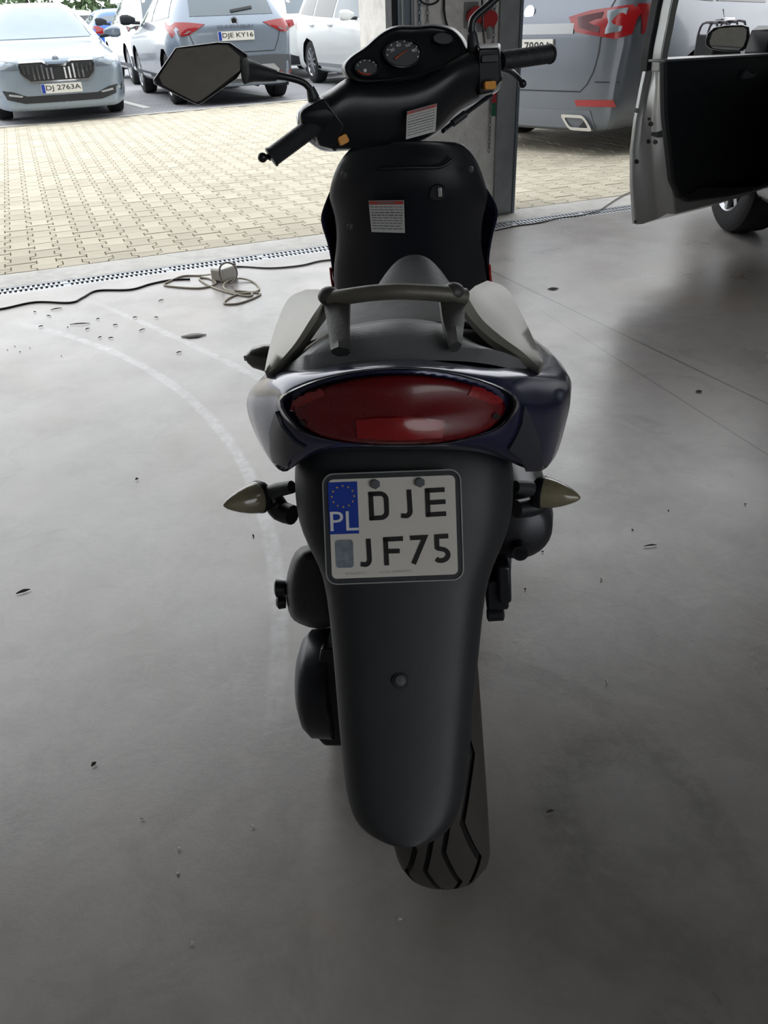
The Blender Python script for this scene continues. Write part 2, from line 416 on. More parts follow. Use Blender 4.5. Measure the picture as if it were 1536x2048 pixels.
for i in range(i0, 62):
    u = -.20 + i * PIT
    for j in range(0, 60):
        v = VC + .01 + ROW * (.5 + j) + (ROW/2 if i % 2 else 0)
        if v + ROW/2 > far_v(u): continue
        w = uv(u, v); d = w - CAM; z = d.dot(FWD)
        if z <= .5: continue
        px = CX + F_PX * d.dot(RIGHT)/z; py = CY + F_PX * d.dot(DOWN)/z
        if -1500 < px < 2600: cells.append((v, u, px, py))
inview = sorted([c for c in cells if -20 < c[2] < 1270 and not (690 < c[2] < 1010)], key=lambda c: c[0])[:300]
keep = set((c[0], c[1]) for c in inview)
for v, u, px, py in inview:
    o = bpy.data.objects.new('paver', pm); COL.objects.link(o); o.parent = pav
    o.location = (u, v, random.uniform(-.0015, .0015)); o.rotation_euler = (random.uniform(-.004, .004), random.uniform(-.004, .004), 0)
V0d, F0d = paver_data(); V = []; Fc = []
for v, u, px, py in cells:
    if (v, u) in keep: continue
    b = len(V); dz = random.uniform(-.0015, .0015); V += [(p.x + u, p.y + v, p.z + dz) for p in V0d]; Fc += [tuple(q + b for q in f) for f in F0d]
# half stones along the kerb where the offset columns leave a gap
for i in range(i0, 62, 1):
    if i % 2:
        u = -.20 + i * PIT
        t0, t1, g = .20*ROW, .30*ROW, .0022
        d = prism_data([(-PIT/2 + AMP + g, 0), (PIT/2 - AMP - g, 0), (PIT/2 - AMP - g, t0), (PIT/2 + AMP - g, t1), (PIT/2 + AMP - g, ROW/2 - g), (-PIT/2 - AMP + g, ROW/2 - g), (-PIT/2 - AMP + g, t1), (-PIT/2 + AMP + g, t0)], lambda x, y, z, u=u: Vector((u + x, VC + .011 + y, z)), 0, -.03)
        b = len(V); V += [tuple(p) for p in d[0]]; Fc += [tuple(q + b for q in f) for f in d[1]]
o = obj('paver_field', V, Fc, M_PAVER, pav, smooth=False); o['kind'] = 'stuff'
# ------------------------------------------------ grey car park beyond, with its edging and bay lines
def grey_paving():
    m = bpy.data.materials.new('grey_paving'); m.use_nodes = True; nt = m.node_tree; N = nt.nodes; L = nt.links; p = N['Principled BSDF']
    tc = N.new('ShaderNodeTexCoord'); mp = N.new('ShaderNodeMapping'); mp.inputs['Rotation'].default_value = (0, 0, -math.radians(28)); L.new(tc.outputs['Object'], mp.inputs[0])
    br = N.new('ShaderNodeTexBrick'); br.inputs['Scale'].default_value = 1.0; br.inputs['Brick Width'].default_value = .2; br.inputs['Row Height'].default_value = .1; br.inputs['Mortar Size'].default_value = .006
    br.inputs['Color1'].default_value = lin('8c8d92'); br.inputs['Color2'].default_value = lin('9b9ca0'); br.inputs['Mortar'].default_value = lin('6c6d70'); L.new(mp.outputs[0], br.inputs['Vector'])
    L.new(br.outputs['Color'], p.inputs['Base Color']); p.inputs['Roughness'].default_value = .85
    return m
slab('ground_car_park', [uv(-60, far_v(-60) + .10), uv(60, far_v(60) + .10), uv(60, 75), uv(-60, 75)], -.2, -.004, grey_paving())
slab('trim_paving_edging', [uv(-9, far_v(-9)), uv(12, far_v(12)), uv(12, far_v(12) + .1), uv(-9, far_v(-9) + .1)], -.2, .004, mat('edging', 'c2c0ba', .8, 0, .12, 20))
slab('ground_side', [uv(12, VC), uv(60, VC), uv(60, far_v(60)), uv(12, far_v(12))], -.2, -.012, mat('ground_grey', '9a9a98', .9))
slab('ground_side_far', [uv(-60, VC), uv(-9, VC), uv(-9, far_v(-9)), uv(-60, far_v(-60))], -.2, -.012, mat('ground_grey', '9a9a98', .9))
PK = math.radians(28.0); PD = Vector((-math.sin(PK), math.cos(PK), 0)); PN = Vector((math.cos(PK), math.sin(PK), 0))
M_LINE = mat('white_bay_stones', 'd4d4d2', .8, 0, .15, 8)
for px, py in ((300, 217), (560, 196)):
    a = atz(px, py, 0); a = a + PD * .15
    q = [a - PN*.06, a + PN*.06, a + PN*.06 + PD*5.2, a - PN*.06 + PD*5.2]
    o = slab('ground_bay_line', q, -.1, .002, M_LINE); o['label'] = 'row of white stones marking a parking bay'
# ================================================================ the scooter
M_BLK = mat('black_plastic', '2e3034', .42, 0, .12, 40, .10, 400)
M_BLK2 = mat('satin_black', '1c1e23', .33, 0, .12, 40)
M_SHIELD = mat('shield_plastic', '16191f', .36, 0, .10, 30, .05, 500)
M_FEND = mat('mudguard_plastic', '26282b', .5, 0, .22, 14, .05, 600)
M_GREYP = mat('grey_cap_plastic', '6e7073', .42, 0, .12, 20, .1, 500)
M_BLUE = mat('blue_paint', '242848', .22, .35, .10, 25, coat=.6)
M_RAIL = mat('worn_silver_rail', '8f8d86', .38, .35, .22, 22, .03, 400)
M_RAILD = mat('dark_rail', '3f403e', .45, .2, .25, 26, .08, 300)
M_SEAT = mat('seat_vinyl', '17191e', .5, 0, .1, 60, .08, 900, spec=.3)
M_TYRE = mat('tyre_rubber', '3a3632', .75, 0, .2, 30, .1, 300)
M_ALU = mat('cast_alu', '6e7074', .45, .7, .2, 40)
M_RED = mat('red_lens', '600910', .28, 0, .12, 60, coat=.2)
M_RED2 = mat('red_lens_dark', '4a0a0e', .12, 0, .12, 60, coat=.5)
M_CLEARR = mat('pale_lens_rim', '8a8480', .15, 0, .15, 50, coat=.4)
M_SMOKE = mat('smoked_lens', '7c7560', .14, 0, .25, 60, coat=.6)
M_CHROME = mat('chrome', 'c4c6ca', .12, 1, .05)
M_WHITE = mat('plate_white', 'd0cdc6', .4, 0, .03, 30)
M_INK = mat('plate_black', '101010', .45)
M_EUB = mat('plate_blue', '173a9c', .35)
M_EUW = mat('plate_lettering', 'd8dade', .4)
M_STAR = mat('plate_star', 'c9a84a', .4)
M_HOLO = mat('hologram', '8f98a4', .25, .5, .45, 160)
M_STICK = mat('sticker_white', 'b9bab8', .5, 0, .08, 40)
M_STICKR = mat('sticker_red', 'a8433f', .5)
M_STICKT = mat('sticker_text', '6c6c6e', .6)
M_AMBER = mat('amber_switch', 'e09a3a', .4)
M_DIAL = mat('dial_face', '565a5e', .4)
M_NEEDLE = mat('needle_orange', 'c4553a', .4)
M_MIRROR = mat('mirror_glass', 'b4b4b0', .03, 1, .02)
M_REDT = mat('red_trim', 'a32a20', .3)
SCO = thing('scooter', 'dark blue scooter seen from behind with plate DJE JF75', 'scooter', (.079, .836, 0), (0, math.radians(-3.9), math.radians(-3.4)))
SM = Matrix.Translation((.079, .836, 0)) @ Euler((0, math.radians(-3.9), math.radians(-3.4)), 'XYZ').to_matrix().to_4x4()
SI = SM.inverted(); SR = SI.to_3x3()
def W(px, py, y): return SI @ aty(px, py, y)
UPV = SR @ Vector((0, 0, 1))
# ---- rear wheel
def tyre_mesh(name, c, R, w, m, parent, groove=True, na=216):
    rings = []; cut = set()
    for i in range(na):
        a = 2*math.pi*i/na; ph = (a*9/(2*math.pi)) % 1.0; zig = abs(ph - .5)*2; zg2 = abs(((ph + .25) % 1.0) - .5)*2
        cols_ = []
        for sgn, z1, z2 in ((-1, zig, zg2), (1, zg2, zig)):
            g = .46 + .28*z1; h = .07 + .25*z2
            half = [(h-.05, 0), (h-.036, 1), (h+.036, 1), (h+.05, 0), ((h+g)/2, 0), (g-.05, 0), (g-.036, 1), (g+.036, 1), (g+.05, 0), (.88, 0), (.95, 0), (1.0, 0)]
            cols_.append([(sgn*t, k) for t, k in half])
        line = cols_[0][::-1] + [(0.0, 0)] + cols_[1]; ring = []
        for j, (t, k) in enumerate(line):
            x = t*w/2 * (1 - .05*(abs(t)**6)); r = R - (w*.42)*(1 - math.sqrt(max(0, 1 - (abs(t)**2.3)*.92)))*1.05
            if k and groove: r -= .006; cut.add(j)
            ring.append(Vector((c[0] + x, c[1] + r*math.cos(a), c[2] + r*math.sin(a))))
        for t, rr in ((.9, R - w*.62), (.72, R - w*.75), (-.72, R - w*.75), (-.9, R - w*.62)):
            ring.append(Vector((c[0] + t*w/2, c[1] + rr*math.cos(a), c[2] + rr*math.sin(a))))
        rings.append(ring)
    n = len(rings[0]); V, Fc = loft_data(rings, True, False)
    for j in range(n): k = (j+1) % n; Fc.append(((na-1)*n + j, (na-1)*n + k, k, j))
    o = obj(name, V, Fc, m, parent)
    if groove:
        o.data.materials.append(mat('clean_rubber', '0e0e0f', .7))
        for p in o.data.polygons:
            if sum((v % n) in cut for v in p.vertices) >= 2: p.material_index = 1
    return o
def spoke_rim(name, c, r, w, m, parent, n=5):
    P = [lathe_data([(-w/2, r*.98), (-w/2, r*1.04), (-w*.3, r*.95), (w*.3, r*.95), (w/2, r*1.04), (w/2, r*.98), (w*.3, r*.88), (-w*.3, r*.88), (-w/2, r*.98)], c, (1, 0, 0), 36)]
    P.append(lathe_data([(-w*.45, .02), (-w*.45, .035), (w*.45, .035), (w*.45, .02)], c, (1, 0, 0), 20))
    for k in range(n):
        a = 2*math.pi*k/n; rot = Matrix.Rotation(a, 3, 'X')
        P.append(box_data(Vector(c) + rot @ Vector((0, 0, r*.5)), (w*.35, .028, r*.9), rot))
    V, Fc = merge(P); return obj(name, V, Fc, m, parent, bevel=.002)
wh = tyre_mesh('rear_tyre', (0, 0, .24), .24, .126, M_TYRE, SCO)
spoke_rim('rim', (0, 0, .24), .155, .085, M_ALU, wh)
# ---- mudguard with plate bracket
rows = [(893,600,1015,.752),(915,588,1028,.744),(940,580,1035,.736),(1000,582,1035,.722),(1050,588,1030,.712),(1100,608,1012,.701),(1140,632,992,.691),(1190,647,976,.678),(1300,659,965,.652),(1400,667,955,.627),(1500,676,946,.602),(1570,683,939,.583),(1612,690,931,.571),(1645,704,917,.561),(1668,726,897,.5545),(1684,756,871,.550),(1692,780,848,.547),(1696,800,830,.546)]
NT = 16; V = []; Fc = []
ring = []
for py, xl, xr, y in rows:
    r = []
    wide = (xr - xl)/455
    for s in range(NT + 1):
        t = -1 + 2*s/NT
        r.append(W((xl+xr)/2 + t*(xr-xl)/2, py, y + .012*t*t*wide + (.010 + .022*wide)*(abs(t)**9)))
    r = [r[0] + Vector((.006, .05, 0))] + r + [r[-1] + Vector((-.006, .05, 0))]
    ring.append(r)
for r in ring: V += r
n = NT + 3
for i in range(len(ring) - 1):
    for j in range(n - 1): Fc.append((i*n+j, i*n+j+1, (i+1)*n+j+1, (i+1)*n+j))
mg = obj('rear_mudguard', V, Fc, M_FEND, SCO, solid=.004, sub=1)
lathe('screw', [(-.002, .0001), (-.001, .006), (.0008, .0055), (.0012, .001)], W(801, 1361, .6335) , (SR @ Vector((0, -.75, .66))), M_ALU, mg, 16)
lathe('screw_washer', [(-.002, .0001), (-.0015, .009), (-.0002, .0085), (.0, .0001)], W(801, 1361, .6345), (SR @ Vector((0, -.75, .66))), M_BLK, mg, 20)
# ---- number plate
pc = W(786.5, 1054, .694); px_ = (W(922, 1046, .694) - W(651, 1056, .694)).normalized()
pu = (W(782, 946, .722) - W(791, 1163, .668)).normalized()
PF = frame_from(pc, px_, pu)
def pmap(x, y, d): return PF @ Vector((x, y, d))
pl = prism('number_plate', rrect(.140, .1125, .011, 5), pmap, -.0015, .0015, M_BLK, SCO, bevel=.0005)
def ringdata(o, i, d0, d1, f):
    n = len(o); Vv = [f(x, y, d0) for x, y in o] + [f(x, y, d1) for x, y in o] + [f(x, y, d1) for x, y in i] + [f(x, y, d0) for x, y in i]
    return Vv, [(a*n + k, a*n + (k+1) % n, ((a+1) % 4)*n + (k+1) % n, ((a+1) % 4)*n + k) for a in range(4) for k in range(n)]
V, Fc = ringdata(rrect(.141, .1135, .0115, 5), rrect(.1385, .111, .0105, 5), -.001, .0026, pmap); obj('plate_rim', V, Fc, mat('plate_edge', '9a9c9e', .35, .5), pl)
prism('plate_field', rrect(.1285, .101, .005, 4), pmap, .0012, .0022, M_WHITE, pl)
def pp(x, y): return ((x - 768)/1205*.1275 - 0, -(y - 655)/985*.0985)      # crop of the plate, pixels to metres
def pbox(x0, y0, x1, y1): a = pp(x0, y0); b = pp(x1, y1); return [(a[0], b[1]), (b[0], b[1]), (b[0], a[1]), (a[0], a[1])]
prism('euro_band', pbox(155, 178, 438, 706), pmap, .0020, .0026, M_EUB, pl)
for k in range(12):
    a = math.radians(30*k); c = pp(297, 325)
    star = [(c[0] + .0113*math.sin(a) + (.0014 if q % 2 == 0 else .0006)*math.sin(math.radians(36*q)), c[1] + .0107*math.cos(a) + (.0014 if q % 2 == 0 else .0006)*math.cos(math.radians(36*q))) for q in range(10)]
    prism('star', star, pmap, .0025, .0030, M_STAR, pl)
def ptext(s, x0, y0, x1, y1, m, d=.0022):
    a = pp(x0, y0); b = pp(x1, y1)
    text('lettering', s, b[0]-a[0], a[1]-b[1], PF @ Matrix.Translation(((a[0]+b[0])/2, (a[1]+b[1])/2, d)), m, pl, .0012)
def stroke(pts, w=42, d0=.0019, d1=.0031, closed=False, name='letter_stroke'):
    """embossed stroke following a polyline in plate-crop pixels."""
    pts = [q for i, q in enumerate(pts) if i == 0 or math.hypot(q[0]-pts[i-1][0], q[1]-pts[i-1][1]) > 3]
    P = [Vector((*pp(x, y), 0)) for x, y in pts]; n = len(P); hw = w/2/1205*.1275; Lf = []; Rt = []
    for i in range(n):
        a = P[max(i-1, 0)]; b = P[min(i+1, n-1)]
        if i in (0, n-1): t = (b - a).normalized(); k = 1
        else:
            t1 = (P[i]-a).normalized(); t2 = (b-P[i]).normalized(); t = (t1+t2).normalized(); k = 1/max(.5, t.dot(t1))
        nn = Vector((-t.y, t.x, 0))*hw*k; Lf.append(P[i]+nn); Rt.append(P[i]-nn)
    rr = []
    for i in range(n):
        rr.append([pmap(Lf[i].x, Lf[i].y, d0), pmap(Rt[i].x, Rt[i].y, d0), pmap(Rt[i].x, Rt[i].y, d1), pmap(Lf[i].x, Lf[i].y, d1)])
    return loft_data(rr, True, True)
def glyph(strokes, m=M_INK, w=44): V, Fc = merge([stroke(s, w) for s in strokes]); obj('plate_letter', V, Fc, m, pl, smooth=False)
def arcp(cx, cy, rx, ry, a0, a1, n=10): return [(cx + rx*math.cos(math.radians(a0+(a1-a0)*i/n)), cy - ry*math.sin(math.radians(a0+(a1-a0)*i/n))) for i in range(n+1)]
glyph([[(564, 290), (567, 577)], [(545, 312), (640, 310)] + arcp(648, 372, 64, 62, 90, 0, 5) + [(712, 500)] + arcp(650, 500, 62, 56, 0, -90, 5) + [(548, 556)]])
glyph([[(931, 280), (937, 490)] + arcp(893, 495, 45, 52, 0, -90, 5) + [(850, 540)]])
glyph([[(1107, 275), (1108, 563)], [(1087, 297), (1273, 294)], [(1107, 420), (1278, 416)], [(1089, 542), (1280, 538)]])
glyph([[(525, 765), (530, 970)] + arcp(485, 975, 45, 52, 0, -90, 5) + [(445, 1020)]])
glyph([[(690, 755), (694, 1042)], [(668, 778), (857, 775)], [(692, 898), (822, 900)]])
glyph([[(928, 772), (1068, 770), (952, 1038)]])
glyph([[(1293, 766), (1183, 768), (1183, 895)], [(1180, 885)] + arcp(1215, 955, 72, 60, 60, -110, 9) + [(1172, 993)]])
ptext('PL', 166, 476, 436, 672, M_EUW, .0026)
prism('hologram', [pp(768 + a, 655 - b) for a, b in rrect(172, 286, 28, 3, 290-768, 655-908)], pmap, .0020, .0026, M_HOLO, pl)
ptext('07A60F51', 288, 1098, 492, 1125, mat('faint_print', 'a9a59c', .5), .0019); ptext('UTAL 07A60F51', 620, 1095, 932, 1120, mat('faint_print', 'a9a59c', .5), .0019)
for bx, by in ((612, 213), (1040, 212)):
    a = pp(bx, by); prism('bolt', [(a[0] + .0052*math.cos(math.radians(60*k+30)), a[1] + .0052*math.sin(math.radians(60*k+30))) for k in range(6)], pmap, .002, .006, mat('zinc_bolt', '5c6065', .5, .4), pl, bevel=.0006)
# ---- tail fairing
Lp = [(562,802),(598,777),(655,757),(725,743),(797,738),(870,742),(940,756),(1000,777),(1030,803),(1018,835),(985,862),(900,884),(797,889),(700,885),(622,870),(582,842)]
Cp = [(549,800),(562,752),(640,737),(720,728),(797,723),(875,726),(955,734),(1038,748),(1064,800),(1084,870),(1078,938),(965,903),(797,899),(636,903),(578,938),(540,872)]
Sp = [(474,806),(527,746),(620,730),(710,716),(797,711),(880,714),(975,724),(1090,738),(1156,784),(1146,852),(1098,960),(975,912),(797,904),(622,912),(552,962),(503,892)]
def wide(px): return ((px - 800)/300.0)**2
def ringp(pix, f): return [W(x, y, f(i, x, y)) for i, (x, y) in enumerate(pix)]
N16 = 16
rL = ringp(Lp, lambda i, x, y: .672 + .055*wide(x))
rL0 = ringp([(x + (797-x)*-.02, y + (812-y)*-.05) for x, y in Lp], lambda i, x, y: .676 + .055*wide(x))
rC = ringp(Cp, lambda i, x, y: .700 + .05*wide(x))
rS = ringp(Sp, lambda i, x, y: .745 + .07*wide(x) if 2 <= i <= 6 else (.80 if i in (0, 1, 7, 8, 9, 15) else .765))
ctr = sum(rS, Vector())/N16
def fwd(r, dy, sx, dz, sz=1.0): return [Vector(((p.x)*sx, p.y*0.25 + dy, min(ctr.z + (p.z - ctr.z)*sz + dz, .735 - .12*max(0, dy)))) for p in r]
body_rings = [rL, rL0, rC, rS, fwd(rS, .06, 1.0, .0), fwd(rS, .20, .92, -.02, 1.05), fwd(rS, .38, .72, -.05, 1.1), fwd(rS, .50, .5, -.09, 1.1)]
tf = loft('tail_fairing', [catmull(r, 3, True) for r in body_rings], M_BLUE, SCO, cap=True, sub=1)
# lens: bulging almond
c0 = sum(rL, Vector())/N16
lr = [rL]
for k, dep in ((.9, .010), (.65, .020), (.35, .026), (.05, .028)):
    lr.append([c0 + (p - c0)*k + Vector((0, -dep + (p.y - c0.y)*(1-k)*.0, 0)) for p in rL])
lens = loft('tail_light', [catmull(r, 3, True) for r in lr], M_RED, SCO, sub=1)
V, Fc = loft_data([catmull(ringp([(797+(x-797)*s, 812+(y-812)*s) for x, y in Lp], lambda i, x, y, d=d: d + .055*wide(x)), 3, True) for s, d in ((1.035, .671), (1.01, .664), (.985, .668), (1.0, .678))], True, False)
obj('lens_rim', V, Fc, mat('lens_rim', '3d3c42', .2, 0, .1, 30, coat=.5), lens)
TSK = skin(tf)
M_GBP = mat('greyblue_panel', '33353f', .3, .1, .1, 25, coat=.4)
skin_patch('side_panel', TSK, SI, [(556,822),(566,850),(590,880),(612,893),(590,905),(578,925),(574,944),(556,940),(545,905),(543,860)], M_GBP, tf, .003)
skin_patch('side_panel', TSK, SI, [(1044,810),(1060,840),(1076,885),(1082,930),(1078,948),(1052,940),(1040,915),(1015,897),(1030,870),(1040,845)], M_GBP, tf, .003)
LSK = skin(lens)
skin_patch('reflector', LSK, SI, [(712,840),(756,835),(800,833),(844,835),(888,840),(884,874),(800,879),(716,875)], mat('red_reflector', '851318', .22, 0, .25, 250, coat=.3), lens, .0015, .003, 10)
skin_patch('side_reflector', LSK, SI, [(584,790),(640,772),(652,790),(600,812),(580,812)], mat('red_reflector', '851318', .22), lens, .0012, .003, 8)
skin_patch('side_reflector', LSK, SI, [(945,772),(1000,788),(1012,804),(985,808),(935,790)], mat('red_reflector', '851318', .22), lens, .0012, .003, 8)
for cx_, cy_ in ((606,846),(991,832)): skin_patch('screw_recess', LSK, SI, [(cx_ + 8*math.cos(a*.6), cy_ + 7*math.sin(a*.6)) for a in range(10)], mat('screw_recess', '1c0608', .4), lens, .0015, .003, 8)
skin_patch('clear_lens_strip', LSK, SI, [(588,790),(600,780),(634,766),(640,771),(606,787)], M_CLEARR, lens, .0022, .003, 8)
# ---- tail cap under the grab rail
lo = [(533,749),(575,747),(620,742),(706,727),(797,721),(916,722),(985,730),(1040,741),(1082,743)]
mi = [(537,744),(580,728),(612,710),(682,701),(797,689),(920,695),(990,700),(1040,718),(1078,735)]
hi = [(545,740),(590,712),(650,671),(700,658),(797,645),(884,655),(935,682),(1010,714),(1070,734)]
bk = [(548,738),(594,708),(655,664),(703,650),(797,637),(882,647),(930,675),(1006,710),(1066,731)]
dep = [.80,.77,.745,.735,.73,.735,.745,.77,.80]
rg = [[W(x, y, d) for (x, y), d in zip(r, [q + e for q in dep])] for r, e in ((lo, -.008), (mi, .006), (hi, .04), (bk, .075))]
rg = [catmull(r, 4) for r in rg]
rg.append([p + Vector((0, .03, -.03)) for p in rg[-1]]); rg.append([p + Vector((0, .03, .0)) for p in rg[0]])
n = len(rg[0])
V, Fc = loft_data([[r[i] for r in rg] for i in range(n)], True, True)
obj('tail_cap', V, Fc, M_GREYP, SCO)
# ---- grab rail: crossbar, two posts, two swept wings
gr = tube('grab_rail', [W(660,598,.805), W(700,592,.795), W(745,586,.790), W(797,583,.787), W(850,585,.790), W(890,588,.795), W(928,594,.805)], [.0080,.0080,.0080,.0080,.0080,.0085,.009], mat('worn_bar', '5f5d55', .45, .2, .35, 30, .05, 300), SCO, 12, smooth_path=4)
def slabpath(name, A, B, th, m, par, k=5):
    """plate swept between two edge paths."""
    A = catmull(A, k); B = catmull(B, k); rr = []
    for i in range(len(A)):
        a, b = A[i], B[i]; t = (A[min(i+1, len(A)-1)] - A[max(i-1, 0)]); w = b - a; nn = t.cross(w)
        nn = nn.normalized()*th if nn.length > 1e-9 else Vector((0, 0, th))
        mid = (a + b)/2
        rr.append([a - nn*.4, a*.75 + b*.25 - nn, mid - nn, a*.25 + b*.75 - nn, b - nn*.4, b + nn*.4, mid + nn, a + nn*.4])
    return loft(name, rr, m, par)
slabpath('post', [W(648,610,.805), W(656,655,.765), W(663,704,.728)], [W(700,606,.797), W(699,655,.757), W(699,702,.722)], .006, M_RAILD, gr)
slabpath('post', [W(879,602,.797), W(886,650,.757), W(901,694,.722)], [W(929,604,.805), W(927,650,.765), W(922,693,.728)], .006, M_RAILD, gr)
# wings: inner edge, ridge and outer edge
def wing(inner, ridge, outer, dI, dR, dO):
    I = catmull([W(x, y, d) for (x, y), d in zip(inner, dI)], 4); R_ = catmull([W(x, y, d) for (x, y), d in zip(ridge, dR)], 4); O = catmull([W(x, y, d) for (x, y), d in zip(outer, dO)], 4)
    rr = []
    for i, (a, b, c) in enumerate(zip(I, R_, O)):
        u = Vector((0, .006, -.010))
        rr.append([a, a*.4 + b*.6, b, b*.6 + c*.4 + Vector((0, -.002, .003)), c, c + u, b + u*1.6, a + u])
    return rr
wl = loft('rail_wing', wing([(652,618),(628,650),(597,694),(568,722),(545,740)], [(657,586),(625,632),(592,684),(560,722),(536,748)], [(612,579),(578,596),(556,640),(540,690),(529,742)],
     [.803,.795,.785,.775,.768], [.808,.798,.787,.775,.766], [.93,.92,.88,.83,.775]), M_RAIL, gr)
wr_ = loft('rail_wing', wing([(925,616),(950,648),(985,680),(1030,708),(1078,741)], [(932,588),(962,636),(1004,674),(1044,703),(1080,737)], [(975,561),(1012,576),(1040,622),(1068,680),(1087,722)],
     [.803,.795,.785,.775,.768], [.808,.798,.787,.775,.766], [.93,.92,.88,.83,.785]), M_RAIL, gr)
for a in ((906, 584, .800), (658, 592, .808)):
    bm = bmesh.new(); bmesh.ops.create_uvsphere(bm, u_segments=14, v_segments=10, radius=.0105); me = bpy.data.meshes.new('rail_knuckle'); bm.to_mesh(me); bm.free(); me.materials.append(M_RAILD); me.polygons.foreach_set('use_smooth', [True]*len(me.polygons))
    o = bpy.data.objects.new('rail_knuckle', me); COL.objects.link(o); o.parent = gr; o.location = W(*a); o.scale = (1.1, 1, .9)
# ---- seat (world y, half width, crown z, side drop)
st = [(.79,.085,.770,.035),(.815,.125,.792,.05),(.90,.138,.800,.06),(1.0,.13,.788,.065),(1.08,.108,.762,.07),(1.16,.085,.754,.07),(1.24,.064,.757,.06),(1.30,.046,.756,.05),(1.335,.028,.744,.04),(1.35,.012,.72,.02)]
rr = []
for y, hw, z, dr in st:
    yl = y - .836; xo = .012*(y - .8)
    rr.append([Vector((xo + hw*a, yl, z - dr*b)) for a, b in ((-.82,2.0),(-1.0,1.35),(-.94,.7),(-.72,.25),(-.38,.04),(0,0),(.38,.04),(.72,.25),(.94,.7),(1.0,1.35),(.82,2.0))])
seat = loft('seat', rr, M_SEAT, SCO, sub=2)
# piping seam round the passenger pad
tube('seat_piping', [Vector((-.118,.02,.772)), Vector((-.07,.002,.790)), Vector((0,-.006,.796)), Vector((.07,.002,.790)), Vector((.118,.02,.772))], .004, mat('glossy_piping', '30343c', .12, 0, coat=.5), seat, 8, smooth_path=4)
# ---- underseat body, floorboard, belly
def rect_ring(y, x0, x1, z0, z1, r=.03):
    return [Vector((a, y, b)) for a, b in rrect(x1 - x0, z1 - z0, min(r, (x1-x0)/2.2, (z1-z0)/2.2), 3, (x0+x1)/2, (z0+z1)/2)]
loft('underseat_body', [rect_ring(.02,-.10,.10,.52,.66), rect_ring(.20,-.135,.135,.44,.70), rect_ring(.40,-.11,.11,.34,.69), rect_ring(.52,-.075,.075,.28,.67), rect_ring(.56,-.05,.05,.28,.6)], M_BLK2, SCO)
loft('floorboard', [rect_ring(.46,-.12,.12,.25,.30,.02), rect_ring(.58,-.155,.155,.25,.30,.02), rect_ring(.92,-.15,.15,.26,.31,.02), rect_ring(1.0,-.13,.13,.30,.36,.02)], M_BLK, SCO)
# ---- engine, transmission, muffler
eng = loft('engine_block', [rect_ring(.05,-.11,-.07,.18,.36,.02), rect_ring(.15,-.115,-.06,.16,.38,.02), rect_ring(.38,-.12,.05,.18,.36,.03), rect_ring(.52,-.10,.06,.2,.34,.03)], M_BLK2, SCO)
def left_loft(name, pix, y0, y1, m, inner, par=SCO, bulge=.012):
    outer = [W(x, y, (y0+y1)/2 + (y1-y0)*.5*math.sin(i*1.0)*0) for i, (x, y) in enumerate(pix)]
    back = [p + Vector((inner, 0, 0)) for p in outer]
    r0 = [p + Vector((inner*.35, -(y1-y0)/2, 0)) for p in outer]; r1 = [p + Vector((inner*.0, -(y1-y0)/4, 0)) for p in outer]
    r2 = [p + Vector((inner*.0, (y1-y0)/4, 0)) for p in outer]; r3 = [p + Vector((inner*.35, (y1-y0)/2, 0)) for p in outer]
    rr = [[q + Vector((inner, 0, 0)) for q in r0], r0, r1, outer, r2, r3, [q + Vector((inner, 0, 0)) for q in r3]]
    V, Fc = loft_data(rr, False, False); n = len(pix); m_ = len(rr)
    Fc.append(tuple(i*n for i in range(m_))); Fc.append(tuple(i*n + n-1 for i in range(m_))[::-1])
    Fc += [(0, n*(m_-1))] if False else []
    return obj(name, V, Fc, m, par, solid=.003)
ab = loft('air_filter_box', [[W(px + (cx - px)*(1-s) , py + (1170 - py)*(1-s), y) for px, py in ((597,1090),(583,1115),(574,1146),(570,1176),(572,1207),(580,1236),(594,1247),(640,1264),(690,1250),(690,1100),(640,1085))] for s, y, cx in ((.72,.80,650),(.93,.815,640),(1.0,.85,640),(1.0,.93,640),(.9,1.0,640),(.7,1.03,650))], M_BLK, SCO, sub=1)
V, Fc = merge([lathe_data([(0,.010),(.012,.012),(.014,.008)], W(571,1176,.85), SR @ Vector((-1,0,0)), 12), lathe_data([(0,.009),(.009,.010),(.012,.006)], W(571,1203,.85), SR @ Vector((-1,0,0)), 12)])
obj('breather_knob', V, Fc, M_BLK2, ab)
tube('breather_hose', [W(648,1090,.86), W(625,1098,.84), W(606,1110,.835), W(600,1125,.84)], .0045, M_BLK2, ab, 8, smooth_path=3)
cv = lathe('belt_cover', [(-.03,.082),(0,.080),(.012,.068),(.020,.045),(.023,.025),(.024,.001)], W(626,1366,.90), (-1, .0, .05), mat('belt_cover', '2a2c33', .32, .2, .1, 30), SCO, 36)
lathe('cover_cap', [(-.006,.020),(.002,.020),(.004,.016),(.005,.001)], W(602,1368,.90), (-1, 0, .05), M_ALU, cv, 20)
tc_ = loft('transmission_case', [[W(px, py, y) for px, py in pts] for y, pts in ((.86, ((642,1296),(634,1340),(633,1400),(637,1480),(650,1492),(690,1492),(690,1296))), (.95, ((650,1270),(634,1320),(632,1370),(633,1420),(642,1470),(690,1480),(690,1270))), (1.10, ((662,1210),(652,1240),(650,1280),(651,1330),(660,1390),(690,1390),(690,1210))))], M_BLK2, SCO, bevel=.004)
mf = lathe('muffler', [(0,.001),(.004,.030),(.015,.042),(.05,.047),(.28,.047),(.33,.035),(.36,.02)], W(1038,1068,.82), (.02, 1, -.12), mat('muffler_black', '3a3b40', .35, .5, .15, 30), SCO, 28)
lathe('tail_pipe', [(-.02,.010),(.01,.012),(.012,.008),(-.02,.008)], W(1038,1092,.822), (.02, 1, -.12), M_BLK2, mf, 16)
